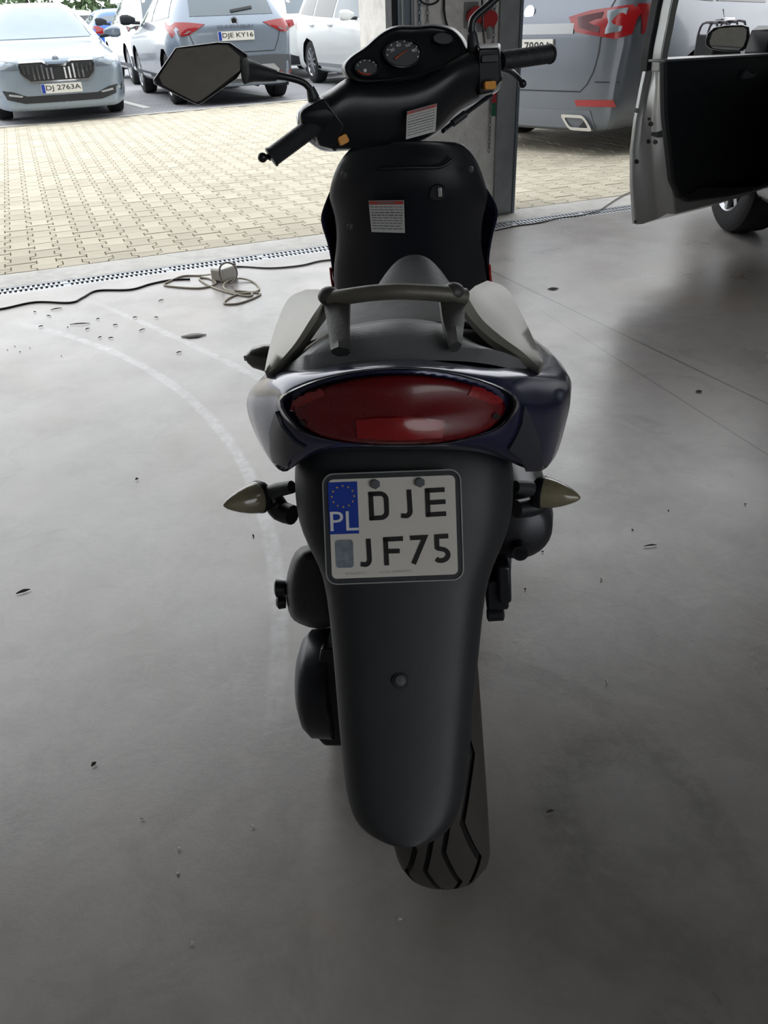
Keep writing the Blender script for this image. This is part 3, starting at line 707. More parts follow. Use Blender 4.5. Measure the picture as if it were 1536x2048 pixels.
tube('exhaust_pipe', [W(1030,1075,1.16), Vector((.11,.45,.30)), Vector((.06,.5,.22)), Vector((.0,.48,.24))], .016, mat('muffler_black', '3a3b40'), mf, 10, smooth_path=4)
sh = tube('shock_absorber', [W(1000,1190,.86), W(1004,1110,.90), Vector((.115,.16,.60))], .013, M_BLK, SCO, 12)
V, Fc = merge([box_data(W(1005,1145,.875), (.018,.06,.06)), box_data(W(992,1170,.88), (.03,.05,.05))]); obj('shock_bracket', V, Fc, M_BLK2, sh, bevel=.004)
br = lathe('brake_lever_arm', [(-.01,.006),(-.008,.010),(.012,.010),(.014,.006)], W(988,1228,.86), (1, 0, 0), M_BLK2, SCO, 14)
tube('cable_end', [W(992,1224,.86), W(999,1214,.858)], .003, mat('rusty_end', '4d2f25', .7), br, 8)
tube('side_stand', [Vector((-.10,.42,.26)), Vector((-.17,.46,.12)), Vector((-.225,.50,.018))], .010, M_BLK2, SCO, 10)
# ---- turn signals
def indicator(base, tip, root, r):
    B = W(*base); T = W(*tip); ax = (T - B); Ln = ax.length
    st = tube('turn_signal_stem', [W(*root), W(*root)*.5 + B*.5 + Vector((0,0,.002)), B - ax.normalized()*-.002], [.0075,.0085,.0095], M_BLK, SCO, 12)
    lathe('turn_signal_housing', [(-.008,r*.45),(-.003,r*.85),(.004,r*1.02),(.007,r*1.0),(.008,r*.6)], B, ax, M_BLK2, st, 20)
    lathe('turn_signal_lens', [(.004,r*.98),(Ln*.2,r*.96),(Ln*.42,r*.84),(Ln*.62,r*.66),(Ln*.8,r*.44),(Ln*.92,r*.26),(Ln*.98,r*.12),(Ln,.0008)], B, ax, M_SMOKE, st, 24)
    return st
il = indicator((526,992,.82), (447,1011,.79), (584,974,.80), .0195)
ir = indicator((1076,983,.82), (1161,996,.80), (1030,974,.80), .0195)
tube('wiring_boot', [W(585,1030,.81), W(562,1022,.82), W(548,1004,.825), W(540,992,.823)], [.012,.013,.013,.008], M_BLK2, il, 12, smooth_path=3)
tube('wiring_boot', [W(1032,1018,.81), W(1060,1014,.82), W(1082,1006,.825), W(1088,1000,.823)], [.011,.012,.012,.008], M_BLK2, ir, 12, smooth_path=3)
# passenger footpeg on the left flank
fp = tube('footpeg', [W(556,716,1.20), W(530,716,1.20), W(505,715,1.20), W(494,716,1.20)], [.021,.021,.016,.008], mat('peg_metal', '6d6c6a', .25, .8, .1, 30), SCO, 16)
tube('peg_tip', [W(495,716,1.20), W(489,717,1.20)], .0045, M_CHROME, fp, 8)
# ---- leg shield (inner panel) and outer fairing edges
sl = [(283,712,925),(300,694,944),(326,672,961),(366,659,973),(397,653,982),(430,668,968),(480,671,964),(510,668,968),(545,664,975),(585,667,979),(640,676,985),(700,690,985)]
def shy(py): return 1.70 + (py - 283)/300*.13
rr = []
for py, xl, xr in sl:
    y = shy(py); r = []
    for s in range(15):
        t = -1 + 2*s/14; r.append(W((xl+xr)/2 + t*(xr-xl)/2, py, y + .05*abs(t)**3 - (.02 if py > 335 else .0)*(1 - abs(t)**4)))
    rr.append(r)
ls = loft('leg_shield', rr, M_SHIELD, SCO, closed=False, cap=False, solid=.006, sub=1)
of = []
for py, xl, xr in [(360,664,968),(397,650,991),(420,641,1001),(440,636,998),(469,646,989),(501,656,983),(535,660,980),(578,666,984),(620,668,990),(680,680,990),(740,700,980)]:
    y = shy(py) + .075; r = []
    for s in range(13):
        t = -1 + 2*s/12; r.append(W((xl+xr)/2 + t*(xr-xl)/2, py, y + .0*t) + Vector((0, .16*(1 - abs(t)**2.5), 0)))
    of.append(r)
ff = loft('front_fairing', of, M_BLUE, SCO, closed=False, cap=False, solid=.005, sub=1)
tube('red_trim', [W(661,536,1.883), W(663,556,1.892), W(667,580,1.902)], .0030, M_REDT, ff, 8); tube('red_trim', [W(979,530,1.880), W(980,548,1.888), W(982,566,1.896)], .0030, M_REDT, ff, 8)
def sh_frame(px, py, off=.012):
    o = W(px, py, shy(py) - .02 - off); return o
def patch(name, pix, ys, m, par, th=.0012, lift=0):
    P = [W(x, y, d - lift) for (x, y), d in zip(pix, ys)]; nn = (P[1]-P[0]).cross(P[2]-P[0]).normalized()*th; n = len(P)
    return obj(name, P + [p + nn for p in P], [tuple(range(n)), tuple(range(2*n-1, n-1, -1))] + [(i, (i+1) % n, n+(i+1) % n, n+i) for i in range(n)], m, par, smooth=False)
def sticker(c4, ys, par, rows):
    s = patch('warning_sticker', c4, ys, M_STICK, par)
    def bil(u, v):
        (x0,y0),(x1,y1),(x2,y2),(x3,y3) = c4; a = (x0+(x1-x0)*u, y0+(y1-y0)*u); b = (x3+(x2-x3)*u, y3+(y2-y3)*u)
        d = (ys[0]+(ys[1]-ys[0])*u)*(1-v) + (ys[3]+(ys[2]-ys[3])*u)*v
        return (a[0]+(b[0]-a[0])*v, a[1]+(b[1]-a[1])*v), d
    def sub(name, u0, v0, u1, v1, m, lift):
        q = [bil(u0,v0), bil(u1,v0), bil(u1,v1), bil(u0,v1)]; patch(name, [k[0] for k in q], [k[1] for k in q], m, s, .0006, lift)
    sub('sticker_header', .02, .015, .98, .12, M_STICKR, .0022)
    sub('sticker_print', .24, .045, .74, .09, M_STICKT, .0032)
    rnd = random.Random(3)
    for k in range(rows):
        v = .19 + .77*k/rows; bold = k in (2, 3)
        u = .05
        while u < .9:
            w = rnd.uniform(.05, .16); sub('sticker_print', u, v, min(u+w, .95), v + (.030 if bold else .020), M_STICKT, .0022); u += w + .025
for c4 in ([(737,402),(808,401),(810,466),(743,464)],): sticker(c4, [shy(y) - .034 for x, y in c4], ls, 9)
for (x, y) in ((688,350),(941,339),(700,453)): lathe('screw', [(0,.001),(.001,.0065),(.004,.006),(.005,.001)], W(x, y, shy(y) - .004 - (.016 if x == 700 else 0)), (0,-1,.1), mat('dull_screw', '4a4d4a', .5, .5), ls, 14)
ig = lathe('ignition_lock', [(-.012,.017),(.006,.017),(.009,.014),(.009,.001)], W(875,385,shy(385) - .018), (0,-1,.12), M_BLK2, ls, 24)
box('key_slot', W(880,384,shy(384) - .030), (.008,.004,.018), mat('key_metal', 'b9bab4', .35, .6), ig, bevel=.0012)
# ridge below the handlebar and front wheel, fork
tube('shield_ridge', [W(760,338,1.706), W(820,335,1.706), W(880,334,1.711), W(905,318,1.716)], .0035, M_SHIELD, ls, 10, smooth_path=4)
fw = tyre_mesh('front_tyre', (0,1.27,.235), .235, .11, M_TYRE, SCO, False, 72)
fw.rotation_euler = (0,0,0)
spoke_rim('rim', (0,1.27,.235), .15, .075, M_ALU, fw)
fk = loft('front_mudguard', [[Vector((x, 1.27 + r*math.cos(a), .235 + r*math.sin(a))) for x, r in ((-.07,.235),(-.06,.262),(0,.275),(.06,.262),(.07,.235))] for a in [math.radians(20 + 10*i) for i in range(15)]], M_BLUE, SCO, closed=False, cap=False, solid=.004)
for s in (-1, 1): tube('fork_leg', [Vector((s*.075,1.27,.235)), Vector((s*.075,1.10,.62))], .016, M_ALU, SCO, 12)
tube('steering_column', [Vector((0,1.12,.55)), Vector((0,.93,.93))], .03, M_BLK2, SCO, 14)
# ---- handlebar cowl and dash
def by(px): return 1.62 + (px - 545)*.000414
def H(px, py, d=0.0): return W(px, py, by(px) + d)
# cowl: columns along the bar, each a closed section from top edge to bottom edge
cols = [(597,222,246),(607,209,268),(622,197,284),(640,187,299),(660,177,305),(680,160,303),(700,148,302),(722,150,301),(745,152,300),(770,153,298),(797,152,296),(825,148,292),(850,140,285),(872,128,272),(890,118,254),(910,108,228),(932,100,214),(952,97,204),(975,95,192),(993,97,180),(1002,108,166)]
rr = []
for k, (px, t, b) in enumerate(cols):
    mid = (t+b)/2; e = min(k, len(cols)-1-k); dp = .035 + .035*min(1, e/5)
    rr.append([H(px, t, .03), H(px, t+ (b-t)*.06, -dp*.55), H(px, t+(b-t)*.3, -dp*.85), H(px, t+(b-t)*.6, -dp*.72), H(px, t+(b-t)*.9, -dp*.35), H(px, b, .0), H(px, b-(b-t)*.12, .07), H(px, mid, .11), H(px, t+(b-t)*.1, .085)])
hb = loft('handlebar_cowl', rr, M_SHIELD, SCO, sub=1)
rf = []
for k, (px, t, b) in enumerate(cols):
    e = min(k, len(cols)-1-k); g = 3 + (4 if px < 660 else 0); mid = (t+b)/2; dx = -5 if px < 620 else (3 if px > 985 else 0)
    bb = b + g + (6 if px > 880 else 2); tt = t - (2 if px < 700 else -6)
    rf.append([H(px+dx, tt, .10), H(px+dx, mid, .085), H(px+dx, bb, .085), H(px+dx, bb - 6, .15), H(px+dx, mid, .24), H(px+dx, tt + 6, .20)])
loft('front_cowl', rf, mat('pale_cowl_paint', 'b4b9c2', .25, .3, .05, 20, coat=.5), SCO, sub=1)
# dash pod: outline in pixels, rim raised, face recessed
dash = [(689,131),(703,113),(730,95),(751,76),(772,61),(797,53),(834,53),(867,50),(897,55),(914,66),(927,83),(933,103),(925,118),(895,132),(850,147),(800,158),(750,163),(715,162),(694,150)]
dc = (815, 105)
def dring(s, d): return [H(dc[0] + (x-dc[0])*s, dc[1] + (y-dc[1])*s, d + (dc[1] + (y-dc[1])*s - 105)*-.0009) for x, y in dash]
pod = loft('instrument_pod', [catmull(r, 3, True) for r in (dring(1.03,.16), dring(1.06,.05), dring(1.02,.0), dring(.985,-.012), dring(.94,-.008), dring(.90,.004), dring(.5,.006), dring(.03,.006))], M_SHIELD, SCO, sub=1)
def gauge(cx, cy, rx, ry, name):
    def g(a, s, d): return H(cx + rx*s*math.cos(a), cy + ry*s*math.sin(a), d + (cy + ry*s*math.sin(a) - 105)*-.0009)
    n = 28; ang = [2*math.pi*i/n for i in range(n)]
    o = loft(name, [[g(a, s, d) for a in ang] for s, d in ((1.14,.010),(1.10,-.006),(1.0,-.008),(.97,.0),(.5,.0),(.02,.0))], M_BLK2, pod)
    loft('dial_face', [[g(a, s, d) for a in ang] for s, d in ((.96,.004),(.96,-.0012),(.5,-.0012),(.02,-.0012))], M_DIAL, o)
    return o, g
g1, gf = gauge(806, 106, 37, 27, 'speedometer'); g2, gf2 = gauge(734, 134, 24, 17, 'fuel_gauge'); g3, gf3 = gauge(888, 76, 21, 12, 'indicator_dial')
def marks(par, g, n, a0, a1, s, w, m=None, nums=None):
    for i in range(n):
        a = math.radians(a0 + (a1-a0)*i/(n-1)); p = g(a, s, -.003)
        lathe('dial_mark', [(0,.0001),(.0002,w),(.001,w),(.0012,.0001)], p, SR @ Vector((0,-1,.35)), m or mat('dial_print', 'e4e6e4', .5), par, 8)
marks(g1, gf, 9, 170, 380, .86, .0014); marks(g2, gf2, 6, 195, 345, .78, .0012)
xd = (H(850,100) - H(770,130)).normalized(); ydv = SR @ Vector((0, .42, .9))
for i, s in enumerate(['20','40','60','80']):
    a = math.radians(200 + 47*i); text('dial_number', s, .010, .0055, frame_from(gf(a, .64, -.003), xd, ydv), mat('dial_print', 'e4e6e4', .5), g1, .0004)
tube('needle', [gf(math.radians(135), .62, -.006), gf(math.radians(135+180), .35, -.006)], [.0016,.0006], M_NEEDLE, g1, 6)
tube('red_zone', [gf2(math.radians(a), .86, -.003) for a in (150,130,110,90,70)], .0014, M_NEEDLE, g2, 6); lathe('dial_mark', [(0,.0001),(.0002,.003),(.001,.003),(.0012,.0001)], gf2(math.radians(110), .45, -.003), SR @ Vector((0,-1,.35)), mat('dial_print', 'e4e6e4', .5), g2, 10)
tube('dash_lip', [H(760,162,-.02), H(800,158,-.022), H(850,147,-.022), H(900,131,-.02)], .0035, M_SHIELD, pod, 8, smooth_path=4)
# cowl stickers, switches
c4 = [(814,223),(874,207),(871,263),(812,279)]; sticker(c4, [by(x) - .068 + (y-240)*-.0001 for x, y in c4], hb, 8)
def sw(px, py, rot, w, h, m, d=-.06, name='switch'):
    F = frame_from(H(px, py, d), (H(px+20, py + rot*20, d) - H(px, py, d)), SR @ Vector((0,.3,1)))
    return prism(name, rrect(w, h, h*.25, 3), lambda x, y, z: F @ Vector((x, y, z)), -.004, .005, m, hb, bevel=.001)
sw(686, 280, -.55, .019, .0155, M_AMBER, -.045, 'starter_switch'); sw(979, 171, -.05, .025, .014, M_AMBER, -.045, 'horn_switch'); sw(978, 118, -.05, .036, .012, mat('switch_grey', '3d4146', .4), -.048, 'light_switch')
# switch housing right: rounded block
loft('switch_housing', [[H(px, py, d) for px, py, d in q] for q in ([(957,98,-.05),(998,96,-.05),(1003,158,-.045),(985,184,-.03),(958,190,-.035)], [(953,90,-.02),(1001,88,-.02),(1006,160,-.02),(987,187,-.01),(954,196,-.01)], [(953,88,.04),(1001,86,.04),(1006,150,.04),(987,180,.04),(954,190,.04)])], M_BLK2, hb, bevel=.004)
loft('switch_housing', [[H(px, py, d) for px, py, d in q] for q in ([(612,214,-.03),(650,196,-.05),(690,250,-.055),(668,298,-.04),(640,292,-.03)], [(600,222,.0),(640,190,-.01),(690,235,-.01),(672,304,.0),(632,292,.0)], [(600,224,.05),(640,195,.05),(690,235,.05),(672,296,.05),(632,286,.05)])], M_BLK2, hb, bevel=.004)
# grips
def grip(a, b, r, name):
    A, B = H(*a), H(*b); d = (B - A); prof = [(0, r*.9)]; k = 26
    for i in range(k): s = d.length*(i+.5)/k; prof += [(s - d.length*.012, r), (s + d.length*.010, r*.94)]
    prof += [(d.length, r*1.08), (d.length + .004, r*1.02), (d.length + .005, .001)]
    return lathe(name, prof, A, d, M_BLK, hb, 20)
gl = grip((634,247,-.02), (545,313,-.01), .0175, 'grip'); grr = grip((1000,122,.0), (1099,108,.02), .0175, 'grip')
tube('bar_end', [H(548,311,-.01), H(534,314,-.012)], .005, M_BLK2, gl, 10); 
bm = bmesh.new(); bmesh.ops.create_uvsphere(bm, u_segments=14, v_segments=10, radius=.0088); me = bpy.data.meshes.new('lever_ball'); bm.to_mesh(me); bm.free(); me.materials.append(M_BLK2); me.polygons.foreach_set('use_smooth', [True]*len(me.polygons))
o = bpy.data.objects.new('lever_ball', me); COL.objects.link(o); o.parent = gl; o.location = H(525,315,-.012)
lv = tube('brake_lever', [H(1000,136,.03), H(1016,141,.06), H(1030,150,.08), H(1040,160,.085), H(1044,166,.085)], [.008,.0075,.006,.005,.005], M_BLK2, hb, 10, smooth_path=4)
o = bpy.data.objects.new('lever_ball', me); COL.objects.link(o); o.parent = lv; o.location = H(1045,167,.085)
tube('brake_lever', [H(622,262,.05), H(590,290,.07), H(560,310,.07), H(540,316,.05)], [.008,.0065,.0055,.005], M_BLK2, hb, 10, smooth_path=4)
# brake hose with its sleeve
bh = tube('brake_hose', [H(985,188,.04), H(960,206,.05), H(925,232,.05), H(893,256,.04), H(886,262,.03)], .0045, M_BLK2, hb, 8, smooth_path=4)
tube('hose_sleeve', [H(930,228,.05), H(905,247,.045)], .0075, M_BLK, bh, 10)
# ---- mirrors
mh = [(306,160),(351,95),(435,84),(461,85),(495,109),(497,124),(474,157),(406,205),(397,210),(385,206),(308,168)]
mg_ = [(318,153),(354,98),(433,90),(455,90),(487,119),(479,142),(402,201),(390,204),(325,170)]
MY = 1.66
def mring(pix, s, d):
    cx = 400; cy = 145
    return [W(cx + (x-cx)*s, cy + (y-cy)*s, MY + d - (x-cx)*-.00012) for x, y in pix]
ma = tube('mirror_arm', [H(629,203,-.0), H(622,182,.0), H(611,168,.0), H(595,160,.0), H(570,154,.0), H(545,150,.0)], [.0075,.0065,.006,.006,.006,.0075], M_BLK2, hb, 12, smooth_path=5)
lathe('arm_boot', [(0,.012),(.01,.011),(.02,.009),(.028,.007)], H(630,206), H(622,180) - H(630,206), M_BLK, ma, 14)
tube('arm_socket', [H(552,151,.0), H(530,148,0), H(508,144,.0), H(490,142,.0)], [.009,.0125,.016,.021], M_BLK, ma, 14, smooth_path=3)
mhd = loft('mirror_head', [catmull(r, 1, True) for r in (mring(mh,.30,.055), mring(mh,.75,.045), mring(mh,.99,.012), mring(mh,1.0,.0), mring(mh,.985,-.004), mring(mh,.955,-.003), mring(mh,.94,.002))], M_BLK2, SCO, cap=True)
# mirror glass, tilted a little towards the hall behind
gpts = mring(mg_, 1.0, -.0015); n = len(gpts); c = sum(gpts, Vector())/n
gpts2 = [p + Vector((0, -(p.z - c.z)*.055, 0)) for p in gpts]
nn = Vector((0,.004,0))
obj('mirror_glass', gpts2 + [p + nn for p in gpts2], [tuple(range(n)), tuple(range(2*n-1, n-1, -1))] + [(i, (i+1) % n, n+(i+1) % n, n+i) for i in range(n)], M_MIRROR, mhd, smooth=False)
# right mirror: its arm leaves the frame at the top
rm = tube('mirror_arm', [H(947,96,.0), H(944,70,.0), H(944,46,.0), H(952,32,.0), H(975,12,.0), H(1000,-10,.0), H(1030,-30,.0)], [.0085,.0075,.007,.007,.007,.007,.012], M_BLK2, hb, 12, smooth_path=5)
lathe('arm_boot', [(0,.014),(.012,.012),(.03,.010),(.036,.007)], H(948,104), H(944,60) - H(948,104), M_BLK, rm, 14)
rh = [(1040,-10),(1030,-60),(1070,-100),(1160,-115),(1215,-90),(1180,-40),(1100,-5)]
def rring(s, d): return [H(1120 + (x-1120)*s, -60 + (y+60)*s, d) for x, y in rh]
mh2 = loft('mirror_head', [rring(.3,.06), rring(.75,.05), rring(1,.015), rring(1,0), rring(.95,-.003), rring(.94,.002)], M_BLK2, SCO)
gp = rring(.93, -.001); n = len(gp); obj('mirror_glass', gp + [p + nn for p in gp], [tuple(range(n)), tuple(range(2*n-1, n-1, -1))] + [(i, (i+1) % n, n+(i+1) % n, n+i) for i in range(n)], M_MIRROR, mh2, smooth=False)
# ================================================================ cars
M_GLASS = mat('car_glass', '5d6972', .05, 0, .08, 3, spec=.8)
M_GLASSD = mat('car_glass_dark', '2a3036', .05, 0, .08, 3, spec=.8)
M_TRIM = mat('car_black_trim', '24262a', .55, 0, .1, 30)
M_CLAD = mat('car_grey_cladding', '4c5057', .6, 0, .1, 30)
M_CARTYRE = mat('car_tyre', '1f2023', .8, 0, .15, 40, .2, 200)
M_RIM = mat('car_rim', 'a9acb0', .3, .8, .08, 30)
M_LAMPR = mat('car_lamp_red', '8c1419', .15, 0, .12, 60, coat=.5)
M_LAMPD = mat('car_lamp_smoke', '5c3a3e', .15, 0, .2, 60, coat=.5)
M_LAMPW = mat('car_lamp_clear', '6a737a', .15, .3, .15, 60, coat=.6)
M_CPLATE = mat('car_plate', 'd6d6d2', .45, 0, .03)
M_SKID = mat('car_skid', 'a4a7ab', .4, .4, .08)
def lerp_table(tab, y):
    tab = sorted(tab)
    if y <= tab[0][0]: return tab[0][1:]
    for a, b in zip(tab, tab[1:]):
        if a[0] <= y <= b[0]:
            t = (y - a[0])/(b[0] - a[0]); return tuple(p + (q - p)*t for p, q in zip(a[1:], b[1:]))
    return tab[-1][1:]
TX = (0, .4, .75, 1.0)
class Car:
    def __init__(s, name, label, pos, yaw, prof, W_, L_, paint, bow=(.16, .10), zb=.20, wheels=None, R=.335, arch=True, group=None, wheel_w=.225, rimmat=None):
        """prof rows: (y, ztop, wr, zS1, wS1): fractions of half width; y forward."""
        s.root = thing(name, label, 'car', pos, (0, 0, yaw), group)
        s.hw = W_/2; hw = s.hw; s.L = L_
        rows = sorted(prof); nst = len(rows)
        V = []; rings = []
        y0, y1 = rows[0][0], rows[-1][0]
        def bowf(y, x):
            f = 0
            q = 1 - min(1, abs(x)/hw)**2.2
            if y > y1 - .5: f = bow[0]*q*(1 - (y1 - y)/.5)
            if y < y0 + .45: f = -bow[1]*q*(1 - (y - y0)/.45)
            return f
        half = []
        for (y, zt, wr, zs, ws) in rows:
            endk = min(1, min(y1 - y, y - y0)/.35)
            wm = hw*(.90 + .10*endk)*min(1, ws + .02)
            pts = []
            T3 = (hw*wr, zt - .035 - .03*(zt > 1.2))
            for k in TX[:3]: pts.append((hw*wr*k, zt - .012*(k > .5)))
            pts.append(T3)
            pts.append((hw*ws, zs)); pts.append((wm, zs*.62 + .10)); pts.append((wm*.985, zb + .09)); pts.append((wm*.93, zb))
            pts += [(hw*.68, zb - .01), (hw*.36, zb - .01), (0, zb - .01)]
            half.append([(x, y + bowf(y, x), z) for x, z in pts])
        nh = len(half[0])
        def add(p): V.append(Vector(p)); return len(V) - 1
        idx = []
        for h in half:
            r = [add(p) for p in h]; l = [r[0]] + [add((-p[0], p[1], p[2])) for p in h[1:-1]] + [r[-1]]
            idx.append((r, l))
        Fc = []
        for i in range(nst - 1):
            for side in (0, 1):
                a, b = idx[i][side], idx[i+1][side]
                for j in range(nh - 1):
                    q = (a[j], a[j+1], b[j+1], b[j]); q = tuple(dict.fromkeys(q))
                    Fc.append(q if side == 0 else q[::-1])
        # end caps: columns at TX fractions, rows between top (0..3) and bottom (10,9,8,7) through side points 4,5,6
        for end in (0, nst - 1):
            h = half[end]
            for side in (0, 1):
                sg = 1 if side == 0 else -1; ids = idx[end][side]
                grid = [[ids[0], ids[1], ids[2], ids[3]]]
                for j in (4, 5, 6):
                    row = []
                    for c in range(3):
                        x = h[j][0]*(0, .38, .72)[c]; base = h[j]
                        y = rows[end][0] + bowf(rows[end][0], x)
                        row.append(None if False else (('c', j, c) , (sg*x, y, base[2])))
                    row.append(ids[j]); grid.append(row)
                grid.append([ids[10], ids[9], ids[8], ids[7]])
                if side == 0: cent = {}
                for r_ in grid[1:-1]:
                    for c in range(3):
                        key, p = r_[c]
                        if c == 0:
                            if key not in cent: cent[key] = add(p)
                            r_[c] = cent[key]
                        else: r_[c] = add(p)
                for a, b in zip(grid, grid[1:]):
                    for c in range(3): Fc.append((a[c], a[c+1], b[c+1], b[c]))
        s.body = obj('body', V, Fc, paint, s.root)
        bm = bmesh.new(); bm.from_mesh(s.body.data); bmesh.ops.recalc_face_normals(bm, faces=bm.faces); bm.to_mesh(s.body.data); bm.free()
        md = s.body.modifiers.new('sub', 'SUBSURF'); md.levels = 2; md.render_levels = 2
        bpy.context.view_layer.update()
        dg = bpy.context.evaluated_depsgraph_get(); ev = s.body.evaluated_get(dg); me = bpy.data.meshes.new_from_object(ev)
        s.body.modifiers.clear(); s.body.data = me; me.name = 'body'
        me.polygons.foreach_set('use_smooth', [True]*len(me.polygons))
        bm = bmesh.new(); bm.from_mesh(me); s.bvh = BVHTree.FromBMesh(bm); bm.free()
        s.R = R; s.wheels = wheels
        if wheels:
            # open the wheel arches: drop the skin inside each arch circle, round its edge, line it with a dark well
            bm = bmesh.new(); bm.from_mesh(me); RA = R + .05
            def near(v): 
                for wy in wheels:
                    if abs(v.x) > hw - .34:
                        d = math.hypot(v.y - wy, v.z - R)
                        if d < RA: return wy
                return None
            dead = [f for f in bm.faces if near(f.calc_center_median()) is not None]
            bmesh.ops.delete(bm, geom=dead, context='FACES')
            for v in bm.verts:
                if v.is_boundary and abs(v.co.x) > hw - .36 and v.co.z > zb + .10:
                    wy = min(wheels, key=lambda w: abs(w - v.co.y)); d = Vector((0, v.co.y - wy, v.co.z - R)); v.co += d.normalized()*(RA - d.length)*.9
            bm.to_mesh(me); bm.free()
            me.polygons.foreach_set('use_smooth', [True]*len(me.polygons))
            for wy in wheels:
                for sx in (-1, 1):
                    V2 = []; F2 = []; na = 20
                    for k in range(na + 1):
                        a = math.radians(-25 + 230*k/na)
                        for xx in (hw*.97 - .02, hw - .36): V2.append(Vector((sx*xx, wy + (RA + .012)*math.cos(a), R + (RA + .012)*math.sin(a))))
                    for k in range(na): F2.append((2*k, 2*k+1, 2*k+3, 2*k+2))
                    F2.append(tuple(2*k+1 for k in range(na + 1)))
                    obj('wheel_well', V2, F2, M_TRIM, s.root)
            first = None
            for wy in wheels:
                for sx in (-1, 1):
                    if first is None: first = s.make_wheel(R, wheel_w, rimmat or M_RIM); w = first
                    else: w = copy_tree(first, s.root)
                    w.location = (sx*(hw - wheel_w/2 - .035), wy, R); w.rotation_euler = (0, 0, 0 if sx > 0 else math.pi)
    def make_wheel(s, R, w, rm):
        prof = [(-w/2, R*.66), (-w/2*1.02, R*.8), (-w/2*.96, R*.93), (-w/2*.82, R*.985), (-w*.2, R), (w*.2, R), (w/2*.82, R*.985), (w/2*.96, R*.93), (w/2*1.02, R*.8), (w/2, R*.66), (w*.3, R*.62), (-w*.3, R*.62)]
        o = lathe('wheel', prof, (0, 0, 0), (1, 0, 0), M_CARTYRE, s.root, 40)
        P = [lathe_data([(w*.30, R*.66), (w*.48, R*.68), (w*.50, R*.66), (w*.40, R*.60), (w*.30, R*.60)], (0, 0, 0), (1, 0, 0), 36), lathe_data([(w*.32, .005), (w*.46, .01), (w*.46, .055), (w*.36, .075)], (0, 0, 0), (1, 0, 0), 20)]
        for k in range(10):
            a = 2*math.pi*k/10; rot = Matrix.Rotation(a, 3, 'X'); P.append(box_data(Vector((w*.40, 0, 0)) + rot @ Vector((0, 0, R*.36)), (.03, .034, R*.56), rot))
        V, Fc = merge(P); obj('rim', V, Fc, rm, o, bevel=.003)
        lathe('rim_well', [(w*.05, .001), (w*.06, R*.61), (w*.1, R*.61)], (0, 0, 0), (1, 0, 0), M_TRIM, o, 24)
        return o
    def hit(s, a, b, axis):
        if axis == '+y': o, d = Vector((a, 6, b)), Vector((0, -1, 0))
        elif axis == '-y': o, d = Vector((a, -6, b)), Vector((0, 1, 0))
        elif axis == '+x': o, d = Vector((4, a, b)), Vector((-1, 0, 0))
        else: o, d = Vector((-4, a, b)), Vector((1, 0, 0))
        p, n, i, dist = s.bvh.ray_cast(o, d)
        if p is None:
            p, n, i, dist = s.bvh.find_nearest(Vector((a, 2.2 if axis == '+y' else -2.2, b)) if axis[1] == 'y' else Vector((s.hw if axis == '+x' else -s.hw, a, b)))
        return p, n, d
    def decal(s, name, poly, axis, m, lift=.006, thick=.02, res=.07, parent=None, mirror=False):
        if mirror:
            s.decal(name, [(-x, y) for x, y in poly], axis, m, lift, thick, res, parent)
        pts = []; n = len(poly)
        for i in range(n):
            a = Vector(poly[i]); b = Vector(poly[(i+1) % n]); k = max(1, int((b-a).length/res))
            for q in range(k): pts.append(a + (b-a)*q/k)
        nb = len(pts); edges = [(i, (i+1) % nb) for i in range(nb)]
        xs = [p.x for p in pts]; ys = [p.y for p in pts]
        def inside(x, y):
            c = False
            for i in range(nb):
                a, b = pts[i], pts[i-1]
                if (a.y > y) != (b.y > y) and x < (b.x-a.x)*(y-a.y)/(b.y-a.y) + a.x: c = not c
            return c
        x = min(xs) + res*.6
        allp = list(pts)
        while x < max(xs):
            y = min(ys) + res*.6
            while y < max(ys):
                if inside(x, y) and min((Vector((x, y)) - p).length for p in pts) > res*.45: allp.append(Vector((x, y)))
                y += res
            x += res
        vo, eo, fo, _, _, _ = geometry.delaunay_2d_cdt(allp, edges, [], 1, 1e-5)
        top = []; bot = []
        for p in vo:
            q, nn, d = s.hit(p.x, p.y, axis); nn = nn if nn.dot(d) < 0 else -nn
            top.append(q + nn*lift); bot.append(q - nn*thick)
        N = len(vo); cnt = {}
        for f in fo:
            for i in range(len(f)):
                e = (f[i], f[(i+1) % len(f)]); cnt[e] = 1
        Fc = [tuple(f) for f in fo] + [tuple(q + N for q in f[::-1]) for f in fo]
        for (a, b) in cnt:
            if (b, a) not in cnt: Fc.append((b, a, a + N, b + N))
        return obj(name, top + bot, Fc, m, parent or s.root)
    def stripe(s, name, path, w, axis, m, lift=.004, thick=.012, parent=None, mirror=False, res=.08):
        P = [Vector(p) for p in path]; n = len(P); Lf = []; Rt = []
        for i in range(n):
            t = (P[min(i+1, n-1)] - P[max(i-1, 0)]).normalized(); nn = Vector((-t.y, t.x))*w/2; Lf.append(tuple(P[i] + nn)); Rt.append(tuple(P[i] - nn))
        return s.decal(name, Lf + Rt[::-1], axis, m, lift, thick, res, parent, mirror)
